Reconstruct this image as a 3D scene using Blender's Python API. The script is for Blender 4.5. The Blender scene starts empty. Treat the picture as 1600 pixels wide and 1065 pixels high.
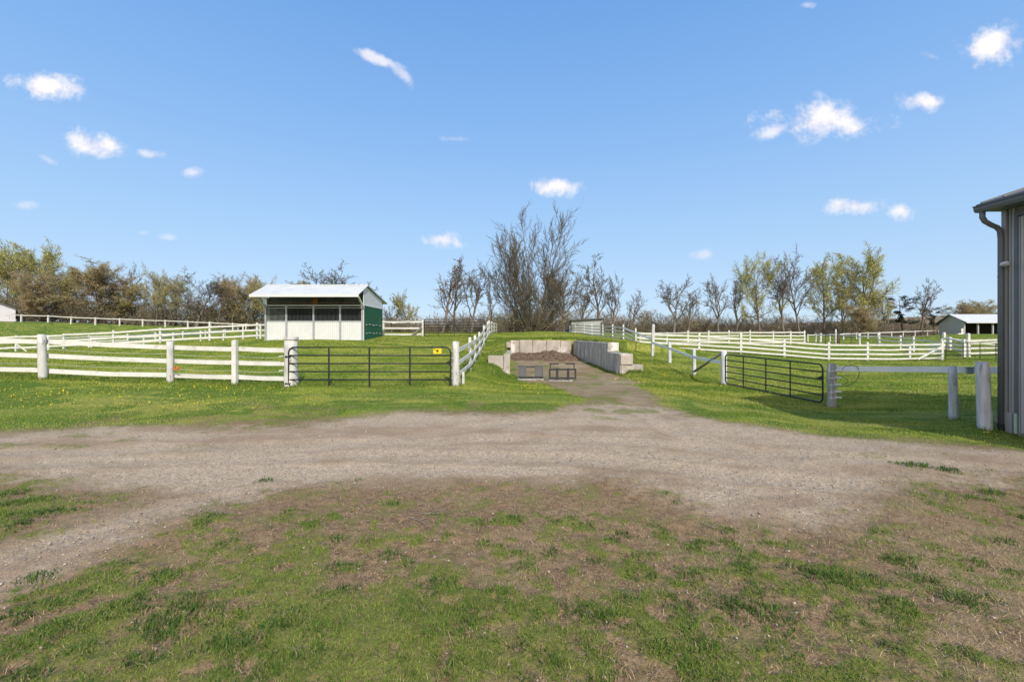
import bpy, math, random
import numpy as np
from mathutils import Vector
R = math.radians
S = bpy.context.scene
COL = S.collection
rng = np.random.default_rng(7)
random.seed(7)

# ------------------------------------------------------------------ camera, sky, sun, exposure
F = 720.0; HY = 524.0; CH = 1.6
cam_d = bpy.data.cameras.new('camera'); cam = bpy.data.objects.new('camera', cam_d); COL.objects.link(cam)
cam.location = (0, 0, CH); cam.rotation_euler = (R(90), 0, 0)
cam_d.sensor_width = 36; cam_d.lens = 36*F/1600; cam_d.shift_y = (HY-532.5)/1600
cam_d.clip_start = 0.05; cam_d.clip_end = 3000
S.camera = cam

SUN_EL = 37.0; SUN_AZ = 163.0          # azimuth measured clockwise from +Y (view direction): behind the camera, to the right
sd = bpy.data.lights.new('sun', 'SUN'); sun = bpy.data.objects.new('sun', sd); COL.objects.link(sun)
sd.energy = 2.95; sd.angle = R(0.6); sd.color = (1.0, 0.95, 0.87)
sv = Vector((math.sin(R(SUN_AZ))*math.cos(R(SUN_EL)), math.cos(R(SUN_AZ))*math.cos(R(SUN_EL)), math.sin(R(SUN_EL))))
sun.rotation_euler = (-sv).to_track_quat('-Z', 'Y').to_euler()

w = bpy.data.worlds.new('World'); S.world = w; w.use_nodes = True
nt = w.node_tree; N = nt.nodes; L = nt.links
for n in list(N): N.remove(n)
def nd(t, **kw):
    n = N.new(t)
    for k, v in kw.items(): setattr(n, k, v)
    return n
out = nd('ShaderNodeOutputWorld'); bg = nd('ShaderNodeBackground'); bg.inputs['Strength'].default_value = 0.15
sky = nd('ShaderNodeTexSky'); sky.sky_type = 'NISHITA'; sky.sun_disc = False
sky.sun_elevation = R(SUN_EL); sky.sun_rotation = R(SUN_AZ)
sky.air_density = 1.0; sky.dust_density = 0.35; sky.ozone_density = 2.2; sky.altitude = 300
hs = nd('ShaderNodeHueSaturation'); hs.inputs['Saturation'].default_value = 1.22; hs.inputs['Value'].default_value = 1.3
L.new(sky.outputs[0], hs.inputs['Color'])
tc = nd('ShaderNodeTexCoord'); sx = nd('ShaderNodeSeparateXYZ'); L.new(tc.outputs['Generated'], sx.inputs[0])
def m(op, a, b=None, c=None, clamp=False):
    n = nd('ShaderNodeMath', operation=op); n.use_clamp = clamp
    for i, v in enumerate((a, b, c)):
        if v is None: continue
        if isinstance(v, (int, float)): n.inputs[i].default_value = v
        else: L.new(v, n.inputs[i])
    return n.outputs[0]
ymax = m('MAXIMUM', sx.outputs[1], 0.02)
u = m('DIVIDE', sx.outputs[0], ymax); v = m('DIVIDE', sx.outputs[2], ymax)
cb = nd('ShaderNodeCombineXYZ'); L.new(u, cb.inputs[0]); L.new(v, cb.inputs[1])
def noise_w(scale, detail, rough=0.6):
    n = nd('ShaderNodeTexNoise'); n.inputs['Scale'].default_value = scale; n.inputs['Detail'].default_value = detail
    n.inputs['Roughness'].default_value = rough; L.new(cb.outputs[0], n.inputs['Vector']); return n
n1 = noise_w(14, 6, .62); n2 = noise_w(55, 5, .6)
nz = m('ADD', m('MULTIPLY', m('SUBTRACT', n1.outputs[0], .5), 3.0), m('MULTIPLY', m('SUBTRACT', n2.outputs[0], .5), .8))
CL = [(1283,188,74,30,1.0,0),(1212,203,34,12,.7,.35),(1440,158,38,15,.9,-.1),(1552,74,50,30,1.0,.15),(1333,322,38,14,.95,0),(1410,331,20,12,.85,0),
      (866,291,38,16,.95,-.1),(692,376,28,13,.9,-.1),(590,92,46,8,.7,-.35),(628,116,24,10,.5,-.8),(148,228,52,20,1.0,-.15),(235,241,24,8,.55,-.1),(304,269,20,9,.6,0),
      (82,135,60,20,1.0,-.1),(712,217,24,5,.22,0),(1098,397,18,8,.35,0),(262,370,15,6,.35,0),(222,364,10,5,.25,0),(38,320,20,7,.3,0),(1455,88,18,7,.28,-.3),
      (76,250,22,6,.3,-.5),(1262,8,14,6,.4,0),(1290,412,20,7,.25,0)]
acc = None
for (cx, cy, rx, ry, den, tilt) in CL:
    du = m('SUBTRACT', u, (cx-800)/F); dv = m('SUBTRACT', v, (HY-cy)/F)
    c_, s_ = math.cos(tilt), math.sin(tilt)
    a = m('MULTIPLY', m('ADD', m('MULTIPLY', du, c_), m('MULTIPLY', dv, s_)), F/(rx*1.12))
    b = m('MULTIPLY', m('SUBTRACT', m('MULTIPLY', dv, c_), m('MULTIPLY', du, s_)), F/(ry*1.08))
    # flatter bottom: squeeze the lower half
    r2 = m('SQRT', m('ADD', m('MULTIPLY', a, a), m('MULTIPLY', b, b)))
    k = m('ADD', m('SUBTRACT', 1.0, r2), m('MULTIPLY', nz, .85))
    mr = nd('ShaderNodeMapRange', interpolation_type='SMOOTHSTEP'); L.new(k, mr.inputs[0])
    mr.inputs[1].default_value = -.12; mr.inputs[2].default_value = .95; mr.inputs[3].default_value = 0; mr.inputs[4].default_value = den
    acc = mr.outputs[0] if acc is None else m('MAXIMUM', acc, mr.outputs[0])
acc = m('MULTIPLY', acc, m('GREATER_THAN', sx.outputs[1], 0.05))
cr = nd('ShaderNodeMix', data_type='RGBA'); cr.inputs[6].default_value = (4.2, 4.5, 5.5, 1); cr.inputs[7].default_value = (5.6, 5.5, 5.6, 1)
shade = nd('ShaderNodeMapRange'); L.new(n1.outputs[0], shade.inputs[0]); shade.inputs[1].default_value = .35; shade.inputs[2].default_value = .55
L.new(shade.outputs[0], cr.inputs[0]); cr.inputs[6].default_value = (4.15, 4.1, 4.75, 1); cr.inputs[7].default_value = (5.5, 5.2, 5.15, 1)
ramp = nd('ShaderNodeValToRGB'); L.new(sx.outputs[2], ramp.inputs[0]); e = ramp.color_ramp.elements
KS = 1/6.0
stops = [(0, (2.9, 3.7, 4.5)), (.06, (2.65, 3.55, 4.6)), (.196, (2.05, 3.15, 4.6)), (.37, (1.4, 2.55, 4.45)), (.59, (.85, 1.92, 4.0)), (1, (.4, 1.1, 3.1))]
e[0].position = 0; e[1].position = 1
for p_, c_ in stops[1:-1]: e.new(p_)
for k_, (p_, c_) in enumerate(stops): e[k_].position = p_; e[k_].color = (*[x*KS for x in c_], 1)
rs = nd('ShaderNodeMix', data_type='RGBA', blend_type='MULTIPLY'); rs.inputs[0].default_value = 1; L.new(ramp.outputs[0], rs.inputs[6]); rs.inputs[7].default_value = (6, 6, 6, 1)
blend = nd('ShaderNodeMix', data_type='RGBA'); blend.inputs[0].default_value = .94; L.new(hs.outputs[0], blend.inputs[6]); L.new(rs.outputs[2], blend.inputs[7])
# added fill light: unseen sky behind the camera brightened to lift the shade
back_fill = nd('ShaderNodeMapRange', interpolation_type='SMOOTHSTEP'); L.new(sx.outputs[1], back_fill.inputs[0]); back_fill.inputs[1].default_value = -.05; back_fill.inputs[2].default_value = -.6; back_fill.inputs[4].default_value = .9
vm = nd('ShaderNodeMix', data_type='RGBA'); L.new(back_fill.outputs[0], vm.inputs[0]); L.new(blend.outputs[2], vm.inputs[6]); vm.inputs[7].default_value = (6.4, 5.9, 5.3, 1)
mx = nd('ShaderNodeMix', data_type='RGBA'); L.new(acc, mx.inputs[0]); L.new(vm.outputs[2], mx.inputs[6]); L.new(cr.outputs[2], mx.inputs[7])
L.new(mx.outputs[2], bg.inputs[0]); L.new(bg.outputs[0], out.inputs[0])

S.view_settings.view_transform = 'Standard'; S.view_settings.look = 'None'
S.view_settings.exposure = 0.42; S.view_settings.gamma = 1
S.render.engine = 'CYCLES'

# ------------------------------------------------------------------ noise helpers (numpy)
def _h(ix, iy, s):
    n = (ix.astype(np.int64)*374761393 + iy.astype(np.int64)*668265263 + s*1274126177) & 0xffffffff
    n = ((n ^ (n >> 13))*1274126177) & 0xffffffff
    n = ((n ^ (n >> 16))*2246822519) & 0xffffffff
    return ((n ^ (n >> 15)) & 0xffffff)/float(0xffffff)
def vnoise(x, y, s=0):
    ix = np.floor(x); iy = np.floor(y); fx = x-ix; fy = y-iy
    fx = fx*fx*(3-2*fx); fy = fy*fy*(3-2*fy)
    a = _h(ix, iy, s); b = _h(ix+1, iy, s); c = _h(ix, iy+1, s); d = _h(ix+1, iy+1, s)
    return (a*(1-fx)+b*fx)*(1-fy)+(c*(1-fx)+d*fx)*fy
def fbm(x, y, sc, oct=4, s=0, g=.55):
    t = 0; amp = 1; tot = 0
    for o in range(oct):
        t = t+amp*vnoise(x*sc+17.3*o, y*sc-9.1*o, s+o*13); tot += amp; amp *= g; sc *= 2.03
    return t/tot
def sstep(a, b, x):
    t = np.clip((x-a)/(b-a), 0, 1); return t*t*(3-2*t)

# ------------------------------------------------------------------ measured layout (pixel column, base row, depth in metres)
def P(px, py, Y): return ((px-800)/F*Y, Y, CH-(py-HY)/F*Y)
FN = {  # fence posts: (px, base py, depth, height)
 'near_left': [(-330,575,13.2,1.35),(-130,585,13.4,1.35),(67,592,13.6,1.31),(266,598,14.3,1.28),(367,602,14.0,1.36),(455,604,13.9,1.47)],
 'side': [(712,603,13.9,1.34),(734.5,580,17.8,1.30),(742,567,21.5,1.28),(749,556,25.2,1.3),(756,539,30.5,1.3),(761.5,529,35.5,1.3),(764.5,525,40,1.35),(768,522.5,45,1.25),(772,521.5,50,1.2),(776,520.5,56,1.2)],
 'right_away': [(890.5,521,65,1.15),(899,522.3,58.5,1.25),(913,523.5,53,1.25),(925,526,49,1.42),(942,527.5,45.5,1.28),(957,529.5,41,1.3),(974,533.5,37.5,1.38),(994,544,34.5,1.5)],
 'right_diag': [(1019.5,557,30.5,2.12),(1046.5,568,27.3,1.28),(1085,587,23.2,1.3),(1131,601,19.4,1.4)],
 'right_four': [(994,544,34.5,1.5),(1092,549,34.5,1.42),(1157.5,553,34,1.55),(1225,558,34,1.32),(1294.5,563.5,33.5,1.33),(1355,564,33.2,1.35),(1421,563.5,33,1.1),(1471.5,563,32.6,1.35)],
 'right_far': [(1000,537.5,52,1.3),(1022,537.5,51,1.3),(1042,537.5,50,1.3),(1075,537.5,49,1.45),(1107,538,48,1.45),(1139,538,47.5,1.45),(1172,538,47,1.45),(1208,538,47,1.35),(1235,538,47,1.35),(1257,538,47,1.4)],
 'hill_right': [(1262,534,72,1.2),(1297,533,76,1.2),(1318,531,80,1.2),(1338,530,83,1.2),(1356,529,86,1.2),(1374,528,89,1.2),(1393,527,93,1.2),(1411,526,96,1.2),(1429.5,525,100,1.2),(1449,524,104,1.2),(1466,523,108,1.1)],
 'mid_right': [(1275,536,54,1.1),(1282,536,53.5,1.15),(1343,540,47.5,1.2),(1373.5,541.5,46,1.4)],
 'lane_right': [(1373.5,541.5,46,1.4),(1406,545.5,44,1.3),(1427,550,40,1.35),(1471,557,35.5,1.35)],
 'corral_right': [(1475,546,42,1.55),(1514,558,35,1.8),(1570,556,35,1.5),(1640,556,35,1.5)],
 'mid_left': [(-50,552,35,1.25),(25,549,35,1.2),(100,546,35,1.2),(177.5,542,35,1.26),(251,537,35,1.2),(328,533.5,35,1.5),(402,530,35,1.25)],
 'lane_left': [(76,546.5,42,1.2),(139,543,45,1.2),(200,540.5,47.5,1.25),(243,535,53,1.2),(286,531,61,1.2),(321,528,69,1.2),(352,525,78,1.2),(372,522,84,1.2)],
 'short_left': [(143,543,38.5,.9),(225,541,38.5,.95),(271,537.5,38,.95),(314,535,37.5,.95),(349,533.5,37,.95),(380,531.5,36.5,1.1)],
 'hill_left': [(33,503,80,1.3),(75,504,80,1.3),(110.5,506,80,1.3),(149,507.5,80,1.3),(187,509,80,1.3),(223,510.3,80,1.3),(258.5,511.5,80,1.3),(294,513,80,1.3),(329,514.5,80,1.3),(364,516,80,1.3),(384,517,80,1.3),(404,518,80,1.3)],
 'paddock_back': [(599,525,35.5,1.2),(660.5,525,35.5,1.25)],
}
ctrl = []
def cp(px, py, Y): ctrl.append(P(px, py, Y))
for k, v_ in FN.items():
    for q in v_: cp(q[0], q[1], q[2])
for q in [(450,606,13.9),(580,605,13.9),(415,532,28),(568,532,28),(598,526,32.1),(1300,636,14.2),(1490,655,11.5),(1537,671,9.1),(1567,676,9.1),(1640,700,8.2),(1200,612,17),
          (1380,628,15),(1250,588,25),(1400,590,23),(1550,598,20),(770,548,30),(765,566,24),(785,596,19),(742,600,14.5),(1060,590,23),(1130,620,15.5),(1010,589,21.5),(1250,650,12),
          (700,575,18),(600,570,19),(560,550,24),(640,538,28),(300,560,24),(100,565,24),(200,580,18),(500,535,26),(850,520,46),(838,518.5,58),(780,523,45),(910,522,50),(865,518.5,56),
          (-100,500,95),(0,502,95),(60,502,105),(200,507,105),(350,513,100),(450,516,90),(560,520,75),(690,519.5,66),(900,520,70),(932,520,76),(1050,521,90),(1150,521,95),
          (1250,523,100),(1350,523,104),(1440,521,115),(1480,522.3,86),(1560,522,86),(1700,522,90),(1400,533,66),(1540,530,60),(1460,538,52),(1200,532,62),(1050,530,65)]: cp(*q)
for px in (-300, 0, 300, 600, 800, 1000, 1300, 1600, 1900):
    for Y in (1.0, 2.5, 4.5, 6.3): ctrl.append(((px-800)/F*Y, Y, 0.0))
for px in (0, 200, 400, 600, 800): ctrl.append(((px-800)/F*8.4, 8.4, 0.0)); 
for px in (0, 200, 400, 600): ctrl.append(((px-800)/F*11.2, 11.2, 0.03))
for px, Y, z in ((900, 10, -.02), (1000, 9.5, -.03), (850, 12.5, -.05), (930, 14, -.12), (1000, 14.5, -.15), (880, 17, -.2), (960, 18, -.26), (1200, 9.5, -.12), (1400, 8.5, -.15), (1600, 7, -.13), (1060, 13, -.15)):
    ctrl.append(((px-800)/F*Y, Y, z))
for px, py, Y in ((-500,500,250),(0,503,250),(300,508,250),(600,512,250),(900,514,250),(1200,514,250),(1400,505,260),(1500,497,300),(1700,497,300),
                  (-500,498,700),(0,502,700),(300,506,700),(700,510,700),(1000,510,700),(1300,504,700),(1450,494,700),(1700,494,700)): cp(px, py, Y)
ctrl = np.array(ctrl)
def tco(X, Y):
    Rr = np.hypot(X, Y); a = np.clip(np.arctan2(X, Y), -1.25, 1.25)
    return a*3.2, np.log(np.maximum(Rr, .8))*1.5
_cu, _cv = tco(ctrl[:, 0], ctrl[:, 1])
_d = np.hypot(_cu[:, None]-_cu[None], _cv[:, None]-_cv[None])
_zs = ctrl[:, 2]; _c2 = .06
_K = np.sqrt(_d**2+_c2**2)
_n = len(_zs)
A = np.zeros((_n+1, _n+1)); A[:_n, :_n] = _K-np.eye(_n)*0.004; A[_n, :_n] = 1; A[:_n, _n] = 1
_w = np.linalg.solve(A, np.append(_zs, 0))
# bunker, plan view
BK = [(-.12, 33.0), (4.4, 33.0), (5.22, 21.6), (-.12, 21.2)]
def poly_sd(X, Y, poly):            # signed distance, positive inside
    X = np.asarray(X, float); Y = np.asarray(Y, float)
    ins = np.zeros(X.shape, bool); dm = np.full(X.shape, 1e9)
    n = len(poly)
    for i in range(n):
        x0, y0 = poly[i]; x1, y1 = poly[(i+1) % n]
        dx, dy = x1-x0, y1-y0; l2 = dx*dx+dy*dy+1e-12
        t = np.clip(((X-x0)*dx+(Y-y0)*dy)/l2, 0, 1)
        dm = np.minimum(dm, np.hypot(X-x0-t*dx, Y-y0-t*dy))
        c = ((y0 > Y) != (y1 > Y)) & (X < (x1-x0)*(Y-y0)/((y1-y0) if y1 != y0 else 1e-12)+x0)
        ins ^= c
    return np.where(ins, dm, -dm)
def base_z(X, Y):
    X = np.atleast_1d(np.asarray(X, float)); Y = np.atleast_1d(np.asarray(Y, float))
    o = np.empty(X.shape)
    for s in range(0, len(X), 60000):
        uu, vv = tco(X[s:s+60000], Y[s:s+60000])
        o[s:s+60000] = np.sqrt((uu[:, None]-_cu)**2+(vv[:, None]-_cv)**2+_c2**2) @ _w[:_n]+_w[_n]
    return o
def berm_h(X, Y):
    # crest height of the earth bank that wraps the bunker; lower towards the front
    f = np.interp(Y, [21.6, 22.3, 22.9, 24.1, 25.0, 27, 33, 45], [-.3, .0, .34, .64, 1.2, 1.26, 1.33, 1.62])
    fl = np.interp(Y, [21.35, 21.75, 24, 28, 33, 45], [0, .66, .76, 1.0, 1.3, 1.62])
    slope = np.clip(-.32+(-.05-X)*.62, -.32, .42)
    fl = np.where(Y < 21.75, slope*(1-sstep(21.35, 21.75, Y))+.62*sstep(21.35, 21.75, Y), fl)
    return np.where(X > 2.2, f, fl)
def terr(X, Y):
    X = np.atleast_1d(np.asarray(X, float)); Y = np.atleast_1d(np.asarray(Y, float))
    z = base_z(X, Y)
    sdk = poly_sd(X, Y, BK)
    near = (Y > 17) & (Y < 60) & (X > -4) & (X < 14)
    # bank around the pit
    d = np.maximum(-sdk, 0)
    side = np.where(X < 0, 1.55, 2.6)
    wb = np.where(Y > 33, 1-sstep(0, 12, d), 1-sstep(.5, side, d))
    bz = np.where(near & (sdk < 0), z*(1-wb)+np.where((X < 0) & (Y > 18.5) & (Y < 21.75), berm_h(X, Y), np.maximum(berm_h(X, Y), z))*wb*sstep(17.5, 20.5, Y)+z*wb*(1-sstep(17.5, 20.5, Y)), z)
    bz = np.where(near & (sdk < 0) & (Y < 21.1) & (X > 0), z, bz)
    # floor
    fz = np.interp(Y, [18, 20, 24, 29, 33], [-.28, -.33, -.28, -.05, .15])
    wf = sstep(-.35, -.2, sdk)*sstep(17, 20, Y)
    # the pit is open at its front edge
    front = (Y < 21.6) & (X > 0.1) & (X < 5.4)
    bz = np.where(front & (Y > 16), z*(1-sstep(17, 20.5, Y))+fz*sstep(17, 20.5, Y), bz)
    return bz*(1-wf)+fz*wf
def tz(X, Y): return float(terr([X], [Y])[0])
def U(px, py):
    Y = CH*F/max(py-HY, 2)
    for _ in range(12):
        z = float(base_z([(px-800)/F*Y], [Y])[0]); Y = .5*Y+.5*(CH-z)*F/max(py-HY, 2)
    return ((px-800)/F*Y, Y)

# ------------------------------------------------------------------ materials
def mat(name, c1, c2=None, rough=.8, scale=6, detail=5, stretch=(1, 1, 1), bump=0, bscale=None, c3=None, r3=(.62, .72), s3=2.2, metal=0, spec=.3, trans=0, lo=.35, hi=.65):
    M = bpy.data.materials.new(name); M.use_nodes = True; t = M.node_tree; b = t.nodes['Principled BSDF']; lk = t.links
    b.inputs['Roughness'].default_value = rough; b.inputs['Metallic'].default_value = metal
    b.inputs['Specular IOR Level'].default_value = spec
    c2 = c2 or tuple(x*.75 for x in c1)
    co = t.nodes.new('ShaderNodeTexCoord'); mp = t.nodes.new('ShaderNodeMapping'); mp.inputs['Scale'].default_value = stretch
    lk.new(co.outputs['Object'], mp.inputs[0])
    def nz_(sc, dt):
        n = t.nodes.new('ShaderNodeTexNoise'); n.inputs['Scale'].default_value = sc; n.inputs['Detail'].default_value = dt; n.inputs['Roughness'].default_value = .62
        lk.new(mp.outputs[0], n.inputs['Vector']); return n
    n = nz_(scale, detail); mr = t.nodes.new('ShaderNodeMapRange'); lk.new(n.outputs[0], mr.inputs[0]); mr.inputs[1].default_value = lo; mr.inputs[2].default_value = hi
    mix = t.nodes.new('ShaderNodeMix'); mix.data_type = 'RGBA'; lk.new(mr.outputs[0], mix.inputs[0])
    mix.inputs[6].default_value = (*c1, 1); mix.inputs[7].default_value = (*c2, 1)
    res = mix.outputs[2]
    if c3:
        n3 = nz_(s3, 6); m3 = t.nodes.new('ShaderNodeMapRange'); lk.new(n3.outputs[0], m3.inputs[0]); m3.inputs[1].default_value = r3[0]; m3.inputs[2].default_value = r3[1]
        mm = t.nodes.new('ShaderNodeMix'); mm.data_type = 'RGBA'; lk.new(m3.outputs[0], mm.inputs[0]); lk.new(res, mm.inputs[6]); mm.inputs[7].default_value = (*c3, 1)
        res = mm.outputs[2]
    lk.new(res, b.inputs['Base Color'])
    if bump:
        nb = nz_(bscale or scale*2, 5); bp = t.nodes.new('ShaderNodeBump'); bp.inputs['Strength'].default_value = bump; bp.inputs['Distance'].default_value = .02
        lk.new(nb.outputs[0], bp.inputs['Height']); lk.new(bp.outputs[0], b.inputs['Normal'])
    return M
M = {}
M['white'] = mat('white_painted_board', (.70, .69, .65), (.58, .57, .52), .55, 3, 6, (1, 1, 1), .12, 20, c3=(.38, .37, .28), r3=(.57, .78), s3=4)
M['white_worn'] = mat('worn_white_post', (.66, .65, .62), (.46, .45, .42), .75, 9, 8, (1, 1, .22), .5, 30, c3=(.17, .15, .13), r3=(.60, .68), s3=11)
M['grey_wood'] = mat('weathered_grey_wood', (.40, .39, .38), (.22, .20, .185), .85, 10, 8, (1, 1, .12), .8, 40, c3=(.66, .66, .66), r3=(.5, .62), s3=9)
M['old_white'] = mat('peeling_white_wood', (.66, .67, .70), (.42, .42, .43), .8, 12, 8, (1, 1, .15), .7, 36, c3=(.16, .145, .13), r3=(.6, .67), s3=14)
M['pole'] = mat('bare_pole', (.30, .28, .26), (.17, .155, .14), .85, 12, 6, (1, 1, 1), .4)
M['greyrail'] = mat('pale_grey_rail', (.84, .85, .86), (.74, .75, .77), .55, 3, 4)
M['black'] = mat('black_pipe', (.012, .015, .014), (.022, .022, .02), .42, 8, 4, spec=.5)
M['rust_black'] = mat('worn_black_steel', (.018, .019, .022), (.04, .037, .036), .5, 9, 6, c3=(.12, .06, .03), r3=(.66, .75), s3=8, spec=.45)
M['steel_white'] = mat('white_steel_panel', (.66, .67, .67), (.61, .62, .62), .45, 2, 4, c3=(.62, .63, .6), r3=(.58, .78), s3=1.2)
M['roof_white'] = mat('white_roof_steel', (.62, .63, .63), (.54, .55, .55), .4, 1.5, 5, c3=(.45, .46, .46), r3=(.6, .8), s3=1)
M['green'] = mat('green_steel', (.014, .092, .045), (.011, .077, .038), .5, 1.6, 5, c3=(.03, .13, .06), r3=(.55, .8), s3=1.1)
M['galv'] = mat('galvanised_steel', (.42, .44, .46), (.32, .34, .36), .4, 5, 5, metal=.3)
M['dark_bars'] = mat('dark_bars', (.14, .155, .17), (.10, .11, .125), .5, 5, 3)
M['wood_dark'] = mat('old_brown_boards', (.15, .125, .10), (.075, .06, .05), .85, 6, 6, (1, 1, .3), .3)
M['rust'] = mat('rusty_patch', (.34, .14, .05), (.16, .08, .04), .85, 14, 5)
M['boards_shade'] = mat('dark_boards_and_shade', (.12, .13, .15), (.08, .085, .10), .8, 2, 5, (1, 1, 3))  # dark board tone, also stands in for shade inside the sheds
M['conc_lit'] = mat('sunlit_side_concrete', (.50, .445, .385), (.29, .255, .22), .9, 1.7, 9, (1, 1, .7), .7, 14, c3=(.74, .69, .63), r3=(.55, .66), s3=1.3)  # concrete for the sunlit faces, sunlight mixed into the colour
M['conc_shaded'] = mat('shaded_side_stained_concrete', (.46, .44, .39), (.25, .235, .21), .92, 2.6, 9, (1, 1, .28), .8, 14, c3=(.68, .66, .61), r3=(.54, .66), s3=3.0)  # same concrete toned down for the shaded side, plus stains
M['manure'] = mat('dark_manure', (.20, .135, .085), (.07, .045, .028), .95, 5, 8, (1, 1, 1), 1.0, 16, c3=(.22, .16, .10), r3=(.6, .7), s3=9)
M['barn_wall'] = mat('grey_barn_steel', (.36, .365, .375), (.33, .335, .345), .45, 2, 3)
M['barn_light'] = mat('light_grey_steel', (.46, .46, .46), (.43, .43, .43), .45, 2, 3)
M['barn_dark'] = mat('charcoal_trim', (.15, .16, .18), (.135, .143, .16), .45, 4, 3)
M['barn_roof'] = mat('charcoal_roof_steel', (.10, .105, .115), (.08, .085, .095), .5, 2, 3)
M['foam'] = mat('black_rubber', (.015, .015, .016), None, .7)
M['strip'] = mat('pale_green_strip', (.42, .58, .46), (.3, .45, .33), .5, 12)
M['plastic_white'] = mat('white_plastic', (.82, .82, .80), (.75, .75, .73), .35, 5)
M['yellow'] = mat('yellow_sign_plastic', (.80, .60, .03), (.74, .54, .02), .45, 6)
M['shed_grey'] = mat('pale_grey_siding', (.40, .42, .42), (.34, .36, .36), .7, 3, 5, (3, 3, .3))
M['far_white'] = mat('far_white_siding', (.55, .56, .58), (.50, .51, .53), .6, 2, 4)
M['open_grey'] = mat('green_grey_siding', (.42, .435, .425), (.37, .385, .375), .6, 2, 4)
M['dark_in'] = mat('dark_interior', (.05, .045, .04), (.03, .028, .025), .9, 2)
M['lumber'] = mat('old_lumber', (.30, .26, .22), (.16, .13, .11), .9, 5, 5)
M['orange'] = mat('orange_red_plastic', (.62, .16, .05), (.5, .1, .03), .5)
M['wire'] = mat('pale_wire', (.62, .64, .60), None, .5)
M['wire_dark'] = mat('dark_cable', (.035, .035, .03), None, .5)
M['bark_grey'] = mat('grey_bark', (.21, .185, .16), (.12, .10, .085), .95, 3, 6, (1, 1, .3), .4)
M['bark_brown'] = mat('brown_bark', (.19, .145, .11), (.10, .075, .057), .95, 3, 6, (1, 1, .3), .4)
M['bark_olive'] = mat('olive_bark', (.175, .15, .11), (.095, .08, .055), .95, 3, 6, (1, 1, .3), .4)
M['bark_dark'] = mat('dark_bark', (.075, .062, .052), (.04, .032, .027), .95, 3, 6, (1, 1, .3), .4)
M['bark_pale'] = mat('pale_twig_bark', (.22, .19, .165), (.13, .11, .095), .95, 3, 6, (1, 1, .3), .4)

def attr_mat(name, rough=.75, trans=.25):
    M_ = bpy.data.materials.new(name); M_.use_nodes = True; t = M_.node_tree; b = t.nodes['Principled BSDF']; b.inputs['Roughness'].default_value = rough
    b.inputs['Specular IOR Level'].default_value = .2
    a = t.nodes.new('ShaderNodeAttribute'); a.attribute_name = 'tint'; t.links.new(a.outputs['Color'], b.inputs['Base Color'])
    if trans:
        tr = t.nodes.new('ShaderNodeBsdfTranslucent'); ms = t.nodes.new('ShaderNodeMixShader'); ms.inputs[0].default_value = trans
        t.links.new(a.outputs['Color'], tr.inputs[0]); t.links.new(b.outputs[0], ms.inputs[1]); t.links.new(tr.outputs[0], ms.inputs[2])
        t.links.new(ms.outputs[0], t.nodes['Material Output'].inputs[0])
    return M_
M['blade'] = attr_mat('grass_blades', .7, .3)
M['tinted'] = attr_mat('tinted_bits', .8, 0)
M['leaf'] = attr_mat('budding_leaves', .7, .3)

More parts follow.
